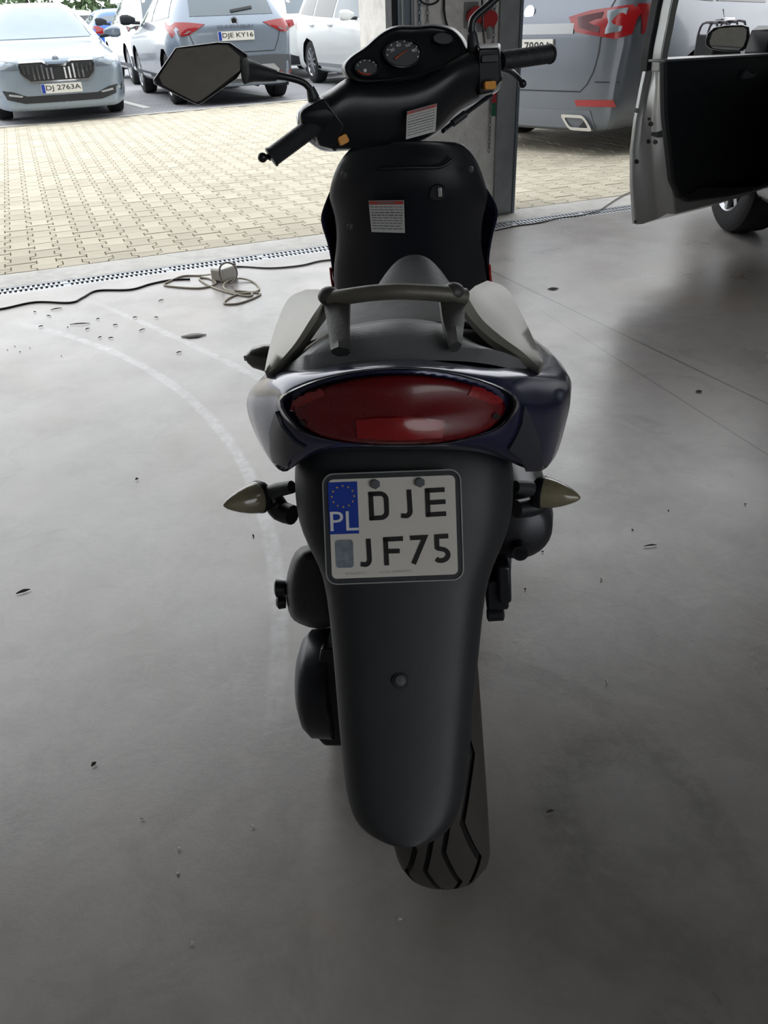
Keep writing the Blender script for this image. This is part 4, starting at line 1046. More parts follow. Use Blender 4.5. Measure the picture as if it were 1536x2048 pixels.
    def plate(s, x, z, axis, txt, w=.52, tilt=0.0):
        p, n, d = s.hit(x, z, axis); sg = 1 if axis == '+y' else -1
        q = Vector((p.x, max(s.hit(x + w*.45, z, axis)[0].y*sg, p.y*sg)*sg + sg*.012, z))
        fr = frame_from(q, Vector((-sg, 0, 0)), Vector((0, tilt*-sg, 1)))
        o = prism('license_plate', rrect(w, .114, .008, 2), lambda a, b, c: fr @ Vector((a, b, c)), -.02, .004, M_CPLATE, s.root)
        prism('euro_band', [(-w/2+.004, -.053), (-w/2+.046, -.053), (-w/2+.046, .053), (-w/2+.004, .053)], lambda a, b, c: fr @ Vector((a, b, c)), .003, .006, M_EUB, o)
        text('lettering', txt, w - .075, .075, fr @ Matrix.Translation((.022, 0, .005)), M_INK, o, .003)
        return o
    def mirrors(s, y, z, m, base=M_TRIM, sides=(-1, 1)):
        for sx in sides:
            h = loft('door_mirror', [[Vector((sx*(s.hw + a), y + b, z + c)) for b, c in rrect(.10*k, .15*k, .04*k, 3)] for a, k in ((-.02,.35),(.04,.75),(.10,1.0),(.18,1.0),(.225,.7))], m, s.root)
            tube('mirror_foot', [Vector((sx*(s.hw - .09), y, z - .05)), Vector((sx*(s.hw + .05), y, z - .04))], .025, base, h, 8)
# ---- body profiles
def prof_saloon(): return [(-2.43,.88,.74,.78,.88),(-2.36,1.03,.78,.90,.93),(-2.05,1.09,.78,.96,.98),(-1.55,1.34,.62,.97,1.0),(-1.0,1.44,.62,.965,1.0),(-.3,1.475,.63,.95,1.0),(.15,1.40,.64,.94,1.0),(.82,.99,.80,.88,1.0),(.98,.945,.84,.86,1.0),(1.5,.90,.84,.81,1.0),(2.05,.845,.82,.74,.98),(2.34,.80,.78,.68,.92),(2.43,.76,.74,.62,.88)]
def prof_suv(L, H): 
    h = L/2; return [(-h,.98,.78,.86,.90),(-h+.05,1.10,.78,.98,.94),(-h+.30,H-.16,.66,1.03,.98),(-h+.52,H-.03,.64,1.04,1.0),(-.4,H,.66,1.02,1.0),(.25,H-.05,.66,1.0,1.0),(.98,1.09,.80,.96,1.0),(1.12,1.05,.84,.95,1.0),(1.6,1.0,.84,.90,1.0),(h-.22,.90,.82,.80,.97),(h-.04,.78,.78,.68,.92),(h,.66,.74,.56,.88)]
def prof_mpv(L, H):
    h = L/2; return [(-h,.98,.80,.86,.92),(-h+.06,1.08,.80,.98,.95),(-h+.26,H-.20,.70,1.00,.98),(-h+.45,H-.03,.68,1.01,1.0),(-.5,H,.69,.99,1.0),(.35,H-.04,.69,.97,1.0),(1.15,1.10,.80,.94,1.0),(1.35,1.04,.84,.92,1.0),(1.7,.98,.84,.88,1.0),(h-.22,.86,.82,.78,.96),(h-.04,.75,.78,.66,.92),(h,.64,.74,.56,.88)]
P_SILVER = mat('paint_silver_blue', '8592a0', .28, .35, .04, 4, coat=.6)
P_WHITE = mat('paint_white', 'e2e6e6', .3, 0, .03, 4, coat=.5)
P_QGREY = mat('paint_grey_blue', '7d8998', .28, .35, .04, 4, coat=.6)
P_BLUE = mat('paint_blue', '2f63c0', .28, .2, .05, 4, coat=.6)
P_FORD = mat('paint_dark_silver', '646a74', .26, .6, .05, 4, coat=.6)
P_SILV = mat('paint_silver', '9d9f9e', .32, .45, .06, 6, coat=.5)
ROW_YAW = math.radians(22.0)     # parked row: axles run along this direction
def face_us(px): pass
FACE = math.pi + ROW_YAW         # heading towards the hall
AWAY = ROW_YAW                   # heading away
def place(contact, local, yaw):
    """root position so that local ground point falls on the contact point."""
    c = math.cos(yaw); s_ = math.sin(yaw); lx, ly = local
    return (contact[0] - (c*lx - s_*ly), contact[1] - (s_*lx + c*ly), 0)
# ---- saloon facing us
yaw = FACE
A = atz(235, 221, 0); B = atz(17, 242, 0); mid = (A + B)/2
C1 = Car('parked_car', 'silver-blue saloon facing the hall with plate DJ 2763A', place(mid, (0, 1.42), yaw), yaw, prof_saloon(), 1.864, 4.86, P_SILVER, (.20, .10), .17, (1.42, -1.42), .335)
C1.root.scale = (.95, .95, .95)
C1.root.location.x -= .03
c = C1
c.decal('windscreen', [(-.68,.985),(.68,.985),(.56,1.38),(-.56,1.38)], '+y', mat('windscreen_glass', '8b9aa3', .05, 0, .1, 3, spec=.8), .006, .01, .09)
c.decal('grille', [(-.47,.735),(-.18,.735),(-.10,.69),(.10,.69),(.18,.735),(.47,.735),(.46,.62),(.37,.515),(-.37,.515),(-.46,.62)], '+y', M_TRIM, .012, .02, .05)
c.stripe('grille_frame', [(-.47,.735),(-.18,.738),(-.10,.692),(.10,.692),(.18,.738),(.47,.735)], .022, '+y', M_CHROME, .022, .02, None, False, .05)
c.stripe('grille_frame', [(-.47,.73),(-.465,.62),(-.43,.56),(-.37,.512),(.37,.512),(.43,.56),(.465,.62),(.47,.73)], .018, '+y', M_CHROME, .022, .02, None, False, .05)
for k in range(16):
    x = (-.42 + .84*k/15)
    if abs(x) < .05: continue
    zt_ = .70 if abs(x) > .17 else .668; zb_ = .535 if abs(x) < .34 else .60
    c.decal('grille_bar', [(x-.011,zb_),(x+.011,zb_),(x+.011,zt_),(x-.011,zt_)], '+y', M_CHROME, .024, .014, .05)
c.decal('headlight', [(.50,.735),(.50,.655),(.70,.66),(.83,.69),(.86,.735),(.84,.785),(.70,.765)], '+y', M_LAMPW, .008, .02, .07, None, True)
c.decal('lower_intake', [(-.84,.44),(-.80,.34),(-.5,.26),(.5,.26),(.80,.34),(.84,.44),(.62,.405),(.46,.345),(-.46,.345),(-.62,.405)], '+y', M_TRIM, .006, .02, .08)
c.decal('fog_strip', [(.50,.355),(.52,.335),(.78,.375),(.78,.40)], '+y', M_SKID, .012, .02, .1, None, True)
lathe('bonnet_badge', [(0,.001),(.002,.04),(.008,.04),(.010,.001)], c.hit(0,.765,'+y')[0], (0,1,.35), M_CHROME, c.root, 20)
c.plate(0, .425, '+y', 'DJ 2763A')
c.decal('side_window', [(-1.55,1.0),(.75,1.0),(.10,1.34),(-.9,1.38)], '+x', M_GLASS, .006, .01, .12); c.decal('side_window', [(-1.55,1.0),(.75,1.0),(.10,1.34),(-.9,1.38)], '-x', M_GLASS, .006, .01, .12)
c.mirrors(.62, 1.03, P_SILVER)
# ---- grey-blue crossover, tail towards us
def suv(name, label, contact, local, yaw, L_, W_, H_, paint, R=.35, bow=(.15,.08), zb=.24, lamp=M_LAMPR, prof=None, wy=None, clad=True, glass=M_GLASS):
    wy = wy or (L_/2 - .88, -L_/2 + .80)
    c = Car(name, label, place(contact, local if local else (W_/2 - .15, wy[1]), yaw), yaw, prof or prof_suv(L_, H_), W_, L_, paint, bow, zb, wy, R)
    zt = H_ - .20
    c.decal('rear_window', [(-.60,1.12),(.60,1.12),(.54,zt),(-.54,zt)], '-y', glass, .006, .01, .1)
    for ax in ('+x', '-x'):
        y0 = -L_/2 + .42
        c.decal('side_window', [(y0,1.12),(-.62,1.08),(-.58,H_-.16),(y0+.30,H_-.20)], ax, glass, .006, .01, .12)
        c.decal('side_window', [(-.54,1.08),(.95,1.06),(.30,H_-.17),(-.50,H_-.16)], ax, glass, .006, .01, .12)
        if clad:
            c.stripe('sill_cladding', [(-L_/2+.5,.30),(L_/2-.5,.30)], .16, ax, M_CLAD, .008, .02)
    c.mirrors(.82, 1.12, M_TRIM)
    return c
Qc = (atz(553,192,0) + atz(360,208,0))/2
C2 = suv('parked_car', 'grey-blue crossover with its tail towards us and plate DJE KY16', Qc, (0, -1.41), AWAY, 4.42, 1.835, 1.62, P_QGREY, clad=True)
c = C2
c.decal('tail_lamp', [(.42,1.02),(.62,1.045),(.86,1.06),(.88,.98),(.86,.88),(.66,.90)], '-y', M_LAMPR, .012, .02, .07, None, True)
c.decal('lamp_core', [(.62,.945),(.80,.955),(.80,.905),(.68,.915)], '-y', M_LAMPD, .018, .02, .1, None, True)
c.decal('rear_bumper', [(-.88,.60),(-.86,.28),(.86,.28),(.88,.60),(.55,.615),(-.55,.615)], '-y', M_CLAD, .012, .02, .1)
c.decal('skid_panel', [(-.52,.50),(.52,.50),(.60,.42),(.52,.33),(-.52,.33),(-.60,.42)], '-y', M_SKID, .022, .02, .1)
c.stripe('tailgate_gap', [(-.70,1.05),(-.62,.80),(-.55,.665),(.55,.665),(.62,.80),(.70,1.05)], .010, '-y', M_TRIM, .003)
c.decal('rear_reflector', [(.60,.36),(.78,.36),(.78,.40),(.60,.40)], '-y', M_LAMPR, .02, .02, .2, None, True)
lathe('round_badge', [(0,.001),(.004,.055),(.012,.055),(.014,.045),(.008,.04),(.008,.001)], c.hit(0,1.045,'-y')[0], (0,-1,.1), M_CHROME, c.root, 22)
q, nn, _ = c.hit(0,.985,'-y'); text('tailgate_lettering', 'QASHQAI', .52, .036, frame_from(q + Vector((0,-.012,0)), (1,0,0), (0,.05,1)), M_CHROME, c.root, .006)
c.plate(0.0, .87, '-y', 'DJE KY16')
c.stripe('rear_wiper', [(-.02,1.16),(.30,1.20)], .03, '-y', M_TRIM, .02, .02)
tube('exhaust_bracket', [Vector((.25,-2.0,.25)), Vector((.35,-1.9,.22))], .03, M_TRIM, c.root, 8)
# ---- white crossover left of it
Cc = atz(278, 168, 0)
C3 = suv('parked_car', 'white crossover with slim tail lamps behind the grey-blue crossover', Cc, (-.77, -1.45), AWAY, 4.5, 1.86, 1.66, P_WHITE)
c = C3
c.decal('tail_lamp', [(-.88,1.02),(-.88,.93),(-.50,.93),(-.50,1.02)], '-y', M_TRIM, .012, .02, .1); c.decal('tail_lamp', [(.88,1.02),(.88,.93),(.50,.93),(.50,1.02)], '-y', M_TRIM, .012, .02, .1)
for sx in (-1, 1):
    c.decal('lamp_core', [(sx*.87,1.0),(sx*.87,.95),(sx*.74,.95),(sx*.74,1.0)], '-y', M_LAMPR, .018, .02, .1); c.decal('lamp_core', [(sx*.72,1.0),(sx*.72,.95),(sx*.53,.95),(sx*.53,1.0)], '-y', M_LAMPW, .018, .02, .1)
c.decal('rear_bumper', [(-.9,.52),(-.88,.30),(.88,.30),(.9,.52),(.5,.42),(-.5,.42)], '-y', M_CLAD, .012, .02, .1)
c.decal('rear_reflector', [(-.85,.55),(-.83,.44),(-.62,.44),(-.66,.55)], '-y', M_LAMPD, .02, .02, .1); c.decal('rear_reflector', [(.85,.55),(.83,.44),(.62,.44),(.66,.55)], '-y', M_LAMPD, .02, .02, .1)
# ---- blue hatchback further back
C4 = suv('parked_car', 'bright blue hatchback between the saloon and the white crossover', aty(246, 60, 27.0), (0, -2.1), AWAY, 4.3, 1.8, 1.47, P_BLUE, R=.32, zb=.2, clad=False)
C4.root.location.z = 0
c = C4
c.decal('tail_lamp', [(-.88,1.02),(-.86,.86),(-.52,.84),(-.48,.93),(-.66,1.03)], '-y', M_LAMPR, .012, .02, .08, None, True)
c.decal('rear_bumper', [(-.88,.46),(-.86,.26),(.86,.26),(.88,.46)], '-y', M_TRIM, .012, .02, .1)
# ---- white estate beside it
C5 = suv('parked_car', 'white estate car beside the blue hatchback, roof and rear window showing', aty(157, 40, 34.0), (0, -2.1), AWAY, 4.5, 1.8, 1.56, P_WHITE, R=.32, clad=False, glass=M_GLASSD)
C5.root.location.z = 0
# ---- white roofed car behind the saloon
C6 = suv('parked_car', 'white car with roof rails almost hidden behind the saloon', aty(56, 30, 25.0), (0, -2.2), AWAY, 4.6, 1.84, 1.56, P_WHITE, clad=False)
C6.root.location.z = 0
for sx in (-1, 1):
    tube('roof_rail', [Vector((sx*.56,-1.6,1.46)), Vector((sx*.58,-1.4,1.56)), Vector((sx*.58,.1,1.575)), Vector((sx*.56,.4,1.47))], .022, P_WHITE, C6.root, 8, smooth_path=4)
tube('aerial', [Vector((0,-1.5,1.5)), Vector((0,-1.7,1.62))], .008, M_TRIM, C6.root, 6)
# ---- white hatchback behind the grey-blue crossover
C7 = suv('parked_car', 'white hatchback with red tail lamp between crossover and white people carrier', atz(590, 158, 0), (-.55, -2.12), AWAY, 4.3, 1.8, 1.56, P_WHITE, R=.33, clad=False)
c = C7
c.decal('tail_lamp', [(-.89,1.0),(-.88,.86),(-.72,.84),(-.50,.93),(-.52,1.02)], '-y', M_LAMPR, .012, .02, .08, None, True)
c.decal('rear_bumper', [(-.88,.50),(-.86,.26),(.86,.26),(.88,.50),(.4,.38),(-.4,.38)], '-y', M_TRIM, .012, .02, .1)
c.decal('rear_reflector', [(-.84,.48),(-.84,.40),(-.78,.40),(-.78,.48)], '-y', M_LAMPR, .02, .02, .1)
# ---- white people carrier facing us behind the pier
C8 = Car('parked_car', 'white people carrier half hidden behind the pier, its right flank in view', place(atz(637,165,0), (.80, -1.45), FACE), FACE, prof_mpv(4.85, 1.72), 1.9, 4.85, P_WHITE, (.16,.08), .2, (1.47, -1.45), .345)
c = C8
for ax in ('+x', '-x'):
    c.decal('side_window', [(-2.0,1.10),(-1.22,1.06),(-1.22,1.52),(-1.75,1.48)], ax, M_GLASSD, .006, .01, .12)
    c.decal('side_window', [(-1.15,1.06),(-.20,1.03),(-.16,1.56),(-1.15,1.53)], ax, M_GLASSD, .006, .01, .12)
    c.decal('side_window', [(-.12,1.03),(1.10,1.02),(.45,1.53),(-.08,1.56)], ax, M_GLASS, .006, .01, .12)
    c.stripe('sill_trim', [(-1.0,.33),(1.0,.33)], .05, ax, M_SKID, .01, .02)
    for y in (-.25, -1.2):
        sg = 1 if ax == '+x' else -1; q = c.hit(y, .93, ax)[0]; box('door_handle', q + Vector((sg*.02,0,0)), (.03,.20,.035), P_WHITE, c.root, bevel=.01)
c.decal('windscreen', [(-.66,1.10),(.66,1.10),(.58,1.56),(-.58,1.56)], '+y', M_GLASS, .006, .01, .1)
c.decal('headlight', [(.45,.80),(.45,.68),(.80,.70),(.86,.84)], '+y', M_LAMPW, .008, .02, .1, None, True)
c.decal('grille', [(-.40,.74),(.40,.74),(.36,.62),(-.36,.62)], '+y', M_TRIM, .008, .02, .1)
c.mirrors(.86, 1.06, P_WHITE)
# ---- dark silver people carrier, rear quarter, right gateway
FY = -math.radians(46.0)
C9 = Car('parked_car', 'dark silver people carrier outside the right gateway, tail towards us', (0,0,0), FY, prof_mpv(4.80, 1.68), 1.92, 4.8, P_FORD, (.16,.10), .19, (1.5, -1.46), .345)
C9.root.location = place((1.42, 7.72), (0, -2.42), FY)
c = C9
c.decal('rear_window', [(-.66,1.17),(.66,1.17),(.60,1.52),(-.60,1.52)], '-y', M_GLASS, .006, .01, .1)
c.decal('tail_lamp', [(.34,.99),(.52,1.03),(.86,1.06),(.86,.87),(.76,.84),(.42,.89)], '-y', M_LAMPR, .012, .02, .07, None, True)
c.decal('lamp_core', [(.42,.985),(.62,1.015),(.62,.885),(.45,.92)], '-y', M_LAMPD, .018, .02, .08, None, True)
c.decal('lamp_core', [(.65,1.02),(.79,1.035),(.79,.89),(.67,.875)], '-y', M_LAMPW, .018, .02, .08, None, True)
c.decal('tail_lamp', [(-2.30,.865),(-2.12,.91),(-1.98,1.02),(-2.05,1.055),(-2.30,1.06)], '+x', M_LAMPR, .012, .02, .06); c.decal('tail_lamp', [(-2.30,.865),(-2.12,.91),(-1.98,1.02),(-2.05,1.055),(-2.30,1.06)], '-x', M_LAMPR, .012, .02, .06)
c.stripe('chrome_strip', [(-.40,.915),(.40,.915)], .07, '-y', M_SKID, .012, .02)
c.stripe('tailgate_gap', [(-.72,1.30),(-.64,.95),(-.63,.75),(-.60,.62),(-.555,.53),(-.50,.475),(.50,.475),(.555,.53),(.60,.62),(.63,.75),(.64,.95),(.72,1.30)], .010, '-y', M_TRIM, .003)
c.stripe('bumper_gap', [(-.90,.545),(-.62,.545)], .01, '-y', M_TRIM, .003, .012, None, True)
c.decal('bumper_reflector', [(.46,.415),(.48,.37),(.80,.37),(.78,.42)], '-y', mat('ford_reflector', 'a23a3c', .3, 0, .1, 60), .014, .02, .1, None, True)
c.decal('lower_valance', [(-.60,.34),(.60,.34),(.66,.21),(-.66,.21)], '-y', mat('valance', '6f747c', .5, .2), .008, .02, .1)
for sx in (-1, 1):
    q = c.hit(sx*.50, .25, '-y')[0]
    V, Fc = ringdata([(a - sx*b*.9, b) for a, b in rrect(.23,.115,.03,3)], [(a - sx*b*.9, b) for a, b in rrect(.18,.07,.02,3)], -.05, .03, lambda x, y, d, q=q: q + Vector((x, -d, y))); tip = obj('exhaust_tip', V, Fc, M_CHROME, c.root)
    prism('tip_dark', [(a - sx*b*.9, b) for a, b in rrect(.19,.08,.02,3)], lambda x, y, d, q=q: q + Vector((x, -d, y)), -.05, .002, M_TRIM, tip)
c.plate(-.02, .79, '-y', 'FZI 7880A', .50)
c.stripe('rear_wiper', [(-.12,1.19),(.22,1.205)], .035, '-y', M_TRIM, .03, .02)
lathe('oval_badge', [(0,.001),(.004,.05),(.010,.05),(.012,.001)], c.hit(-.05,1.035,'-y')[0], (0,-1,.2), M_CHROME, c.root, 20)
for ax in ('+x', '-x'):
    c.decal('side_window', [(-1.95,1.10),(-1.22,1.06),(-1.22,1.50),(-1.70,1.46)], ax, M_GLASSD, .006, .01, .12); c.decal('side_window', [(-1.15,1.06),(-.20,1.03),(-.16,1.53),(-1.15,1.50)], ax, M_GLASSD, .006, .01, .12); c.decal('side_window', [(-.12,1.03),(1.10,1.02),(.45,1.50),(-.08,1.53)], ax, M_GLASSD, .006, .01, .12)
    c.stripe('door_gap', [(-1.05,1.0),(-1.02,.75),(-1.25,.45)], .008, ax, M_TRIM, .003); sg = 1 if ax == '+x' else -1
    q = c.hit(-1.02, .92, ax)[0]; box('door_handle', q + Vector((sg*.025,0,0)), (.03,.22,.035), M_CHROME, c.root, bevel=.012)
c.mirrors(.86, 1.06, P_FORD)
# ---- silver car in the hall with its driver's door open
C10 = Car('silver_car', 'silver car at the right edge with its front door swung open', (2.74, 3.26, 0), 0.0, [(-2.1,.90,.78,.80,.90),(-2.05,1.02,.78,.92,.94),(-1.75,1.36,.66,.97,.98),(-1.5,1.46,.64,.97,1.0),(-.5,1.49,.66,.95,1.0),(.15,1.44,.66,.93,1.0),(.92,.98,.80,.86,1.0),(1.08,.89,.84,.80,1.0),(1.5,.82,.84,.75,1.0),(1.86,.75,.82,.68,.97),(2.05,.67,.78,.60,.92),(2.1,.58,.74,.52,.88)], 1.76, 4.2, P_SILV, (.15,.10), .2, (1.26, -1.30), .315, wheel_w=.205)
c = C10
c.decal('windscreen', [(-.62,1.08),(.62,1.08),(.54,1.36),(-.54,1.36)], '+y', M_GLASS, .006, .01, .1)
c.decal('rear_window', [(-.58,1.10),(.58,1.10),(.52,1.32),(-.52,1.32)], '-y', M_GLASSD, .006, .01, .1)
c.decal('side_window', [(-1.55,1.10),(.9,1.06),(.28,1.35),(-1.2,1.34)], '+x', M_GLASSD, .006, .01, .12)
c.decal('side_window', [(-1.55,1.10),(-.30,1.08),(-.26,1.36),(-1.2,1.34)], '-x', M_GLASSD, .006, .01, .12)
c.decal('doorway_dark_panel', [(-.20,.32),(.85,.32),(.92,.80),(.86,1.05),(.28,1.36),(-.20,1.36)], '-x', mat('painted_cabin_shade', '101216', .8), .004, .02, .12)  # flat dark panel; the shade inside the cabin is put into its colour
c.decal('headlight', [(.45,.80),(.45,.68),(.78,.70),(.82,.84)], '+y', M_LAMPW, .008, .02, .1, None, True)
c.decal('tail_lamp', [(.62,1.0),(.60,.82),(.84,.82),(.85,1.0)], '-y', M_LAMPR, .012, .02, .1, None, True)
RT = Vector((2.74, 3.26, 0))
DXV = Vector((.81, .587, 0)).normalized(); DN = Vector((-DXV.y, DXV.x, 0)); DA = atz(1345, 432, .28)
def DP(px, py, off):
    r = ray(px, py); o = DA + DN*off; return CAM + r*((o - CAM).dot(DN)/r.dot(DN)) - RT
def dcoord(p): q = p + RT - DA; return q.dot(DXV), q.z + DA.z
def dpt(s, z, off): return DA + DXV*s + DN*off + Vector((0, 0, z - DA.z)) - RT
DT = .15
inner = [(1331,121),(1327,170),(1329,230),(1334,285),(1342,340),(1352,429),(1454,406),(1500,392)]
outer = [(1290,118),(1277,180),(1266,240),(1259,300),(1259,370),(1264,448)]
I = [dcoord(DP(x, y, 0)) for x, y in inner]; O = [dcoord(DP(x, y, DT)) for x, y in outer]
SE = .99; ztop = I[0][1]; zbot = I[5][1]; zth = dcoord(DP(1536, 115, 0))[1]
ri = [Vector((*I[k], 0)) for k in range(6)] + [Vector((SE*.5, zbot, 0)), Vector((SE, zbot + .03, 0)), Vector((SE + .03, .6, 0)), Vector((SE, zth, 0))]
ro = [Vector((*O[k], 0)) for k in range(6)] + [Vector((SE*.5, O[5][1], 0)), Vector((SE, O[5][1] + .03, 0)), Vector((SE + .03, .6, 0)), Vector((SE, zth, 0))]
rm_ = [a*.45 + b*.55 for a, b in zip(ri, ro)]
# lock face has a step: inner flange, pressed channel, outer lip
rings = [[dpt(p.x, p.y, 0) for p in ri], [dpt(p.x*.8 + q.x*.2, p.y, DT*.25) for p, q in zip(ri, ro)], [dpt(p.x + (.03 if k < 6 else 0), p.y, DT*.5) for k, p in enumerate(rm_)], [dpt(p.x + (.02 if k < 6 else 0), p.y, DT*.78) for k, p in enumerate(ro)], [dpt(p.x, p.y, DT*.86) for p in ro], [dpt(p.x, p.y, DT) for p in ro], [dpt(p.x + .05, p.y*1.0, DT + .03) for p in ro]]
door = loft('front_door', rings, P_SILV, c.root, bevel=.006)
tp = [(1331,121),(1332,200),(1333,234),(1338,281),(1347,363),(1361,394),(1379,405),(1454,395),(1505,384)]
T = [dcoord(DP(x, y, -.03)) for x, y in tp] + [(SE - .02, T_) for T_ in (.40, ztop)] if False else [dcoord(DP(x, y, -.03)) for x, y in tp]
T = T + [(SE - .03, T[-1][1] + .02), (SE - .02, zth)]
M_TRIMPANEL = mat('door_trim_black', '14171c', .55, 0, .12, 30, .15, 400)
prism('trim_panel', T, lambda x, y, d: dpt(x, y, d), -.03, .004, M_TRIMPANEL, door, bevel=.010)
prism('window_ledge', [(T[0][0], ztop - .004), (SE - .01, zth - .004), (SE - .01, zth + .006), (T[0][0], ztop + .006)], lambda x, y, d: dpt(x, y, d), -.028, .05, mat('ledge', '6a6d70', .35), door, bevel=.004)
pk = [dcoord(DP(x, y, -.06)) for x, y in ((1385,390),(1400,380),(1500,362),(1515,378))]
prism('door_pocket', pk + [(SE-.08, pk[2][1])], lambda x, y, d: dpt(x, y, d), -.055, -.03, M_TRIMPANEL, door, bevel=.008)
hd = [dcoord(DP(x, y, -.04)) for x, y in ((1482,152),(1490,140),(1505,148),(1514,145),(1508,154),(1495,158),(1484,160))]
prism('inner_handle', hd, lambda x, y, d: dpt(x, y, d), -.045, -.028, mat('handle_grey', '3c4147', .35), door, bevel=.003)
DSK = skin(door); DINV = Matrix.Translation(-RT)
for (x, y, r) in ((1273,221,4.5),(1273,323,4.5),(1298,238,2.8),(1301,248,4.5),(1297,283,4.2),(1311,284,4.2),(1271,443,2.5)):
    skin_patch('lock_hole', DSK, DINV, [(x + r*math.cos(a*.7854), y + r*1.1*math.sin(a*.7854)) for a in range(8)], mat('hole_rubber', '1a1b1d', .6), door, .0025, .003, 5)
skin_patch('door_latch', DSK, DINV, [(1303,265),(1315,264),(1328,259),(1330,273),(1316,275),(1303,271)], M_RUB, door, .003, .003, 6)
wf = [dcoord(DP(x, y, .05)) for x, y in ((1317,142),(1322,100),(1332,50),(1342,0))]
wfz = wf[-1][1]; top = [(wf[-1][0] + .06, wfz + .10), (.55, wfz + .30), (SE - .05, ztop + .05)]
path = [dpt(s_, z_, .05) for s_, z_ in wf + [(wf[-1][0] + .05, 1.30), (.30, 1.345), (.62, 1.24), (SE - .02, ztop + .03)]]
def flat_tube(name, pts, a, b, m, par):
    P = catmull(pts, 4); rr = []
    for i, p in enumerate(P):
        t = (P[min(i+1, len(P)-1)] - P[max(i-1, 0)]).normalized(); u = DN.cross(t).normalized()
        rr.append([p + u*a + DN*b, p - u*a + DN*b, p - u*a - DN*b, p + u*a - DN*b])
    return loft(name, rr, m, par, bevel=.004)
flat_tube('window_frame', path, .022, .022, P_SILV, door)
flat_tube('window_seal', [p + DN*.045 - DXV*.02 for p in path], .016, .018, M_RUB, door)
# mirror on the far side of the door
mo = [(1436,84),(1440,68),(1452,56),(1475,51),(1505,50),(1517,54),(1519,75),(1514,96),(1504,104),(1470,105),(1446,101),(1437,94)]
mgl = [(1444,84),(1450,66),(1462,58),(1490,55),(1508,55),(1513,60),(1511,80),(1506,94),(1498,102),(1470,102),(1450,99),(1445,93)]
def mr(s_, dy, pix=mo):
    out = []
    for x, y in pix:
        p = aty(1478 + (x-1478)*s_, 78 + (y-78)*s_, 4.06 + dy); p.y -= (p.x - 2.03)*.32; out.append(p - RT)
    return out
dm = loft('door_mirror', [mr(.5,.13), mr(.85,.11), mr(1.0,.06), mr(1.0,.0), mr(.97,-.008), mr(.93,-.003)], M_BLK2, door)
p4 = mr(1.0, -.006, mgl); n = len(p4)
obj('mirror_glass', p4 + [p + Vector((0,.004,0)) for p in p4], [tuple(range(n)), tuple(range(2*n-1, n-1, -1))] + [(i, (i+1) % n, n+(i+1) % n, n+i) for i in range(n)], M_MIRROR, dm, smooth=False)
prism('mirror_base', [dcoord(DP(x, y, .12)) for x, y in ((1505,104),(1519,60),(1532,50),(1536,115),(1505,116))], lambda x, y, d: dpt(x, y, d), .06, .16, M_BLK2, dm, bevel=.005)
box('door_handle', dpt(.02, .40, DT + .05), (.03,.03,.10), P_SILV, door, bevel=.01)
# ---- starter pack standing on the car's wing
hx, hy = 2.10 - RT.x, 4.62 - RT.y
hit = C10.bvh.ray_cast(Vector((hx + .08, hy, 3)), Vector((0,0,-1))); zt = max(hit[0].z, C10.bvh.ray_cast(Vector((hx + .16, hy, 3)), Vector((0,0,-1)))[0].z)
bxp = atz(1400, 117, zt); 
sp = thing('starter_pack', 'black starter pack with grey tubular handles on the silver car wing', 'starter pack', aty(1421, 117, 4.62) * 1.0, (0, 0, math.radians(25)))
sp.location = (aty(1421, 117, 4.62).x + .03, 4.62, zt - .004)
M_SPB = mat('pack_black', '2a2b30', .5, 0, .1, 40, .1, 300); M_SPG = mat('pack_tube', '7c7a84', .4, .3)
box('case', (0, 0, .05), (.19, .13, .10), M_SPB, sp, bevel=.008)
for sx in (-.092, -.03, .04, .092): tube('handle_tube', [Vector((sx,-.055,.095)), Vector((sx+.012,-.045,.145)), Vector((sx+.012,.045,.145)), Vector((sx,.055,.095))], .006, M_SPG, sp, 8, smooth_path=3)
tube('top_tube', [Vector((-.085,.0,.148)), Vector((.10,.0,.148))], .007, M_SPG, sp, 8)
for k in range(3): box('front_print', (-.07 + .025*k, -.0655, .085), (.014,.003,.012), M_SPG, sp)
box('front_print', (-.06, -.0655, .045), (.045,.003,.022), M_SPG, sp); box('front_print', (.0, -.0655, .05), (.012,.003,.03), M_SPG, sp)
# ================================================================ on the pier
def PV(px, py, off=.0):
    """point on the pier's inner face, off metres in front of it."""
    r = ray(px, py); o = uv(0, VW0 - off); return CAM + r*((o - CAM).dot(E2)/r.dot(E2))
M_CEE = mat('socket_red', 'b3272c', .4); M_CEEG = mat('socket_grey', '8d9092', .5)
for (px, py, lab) in ((950, 30, 'red industrial socket on the pier, left of two'), (978, 38, 'red industrial socket on the pier, right of two')):
    p = PV(px, py, .05); s_ = thing('industrial_socket', lab, 'socket', p, (0, 0, YAW))
    lathe('socket_body', [(0,.030),(.02,.036),(.05,.036),(.055,.030),(.056,.001)], (0,.05,0), (0,-1,-.3), M_CEE, s_, 20)
    lathe('socket_lid', [(0,.001),(.0,.044),(.012,.044),(.014,.036),(.015,.001)], (0,-.005,.0), (0,-1,-.3), M_CEE, s_, 22)
    lathe('socket_gland', [(0,.016),(.03,.014),(.06,.010)], (0,.0,-.035), (0,-.1,-1), M_CEEG, s_, 14)
    box('back_plate', (0,.044,0), (.085,.012,.12), M_CEEG, s_, bevel=.004)
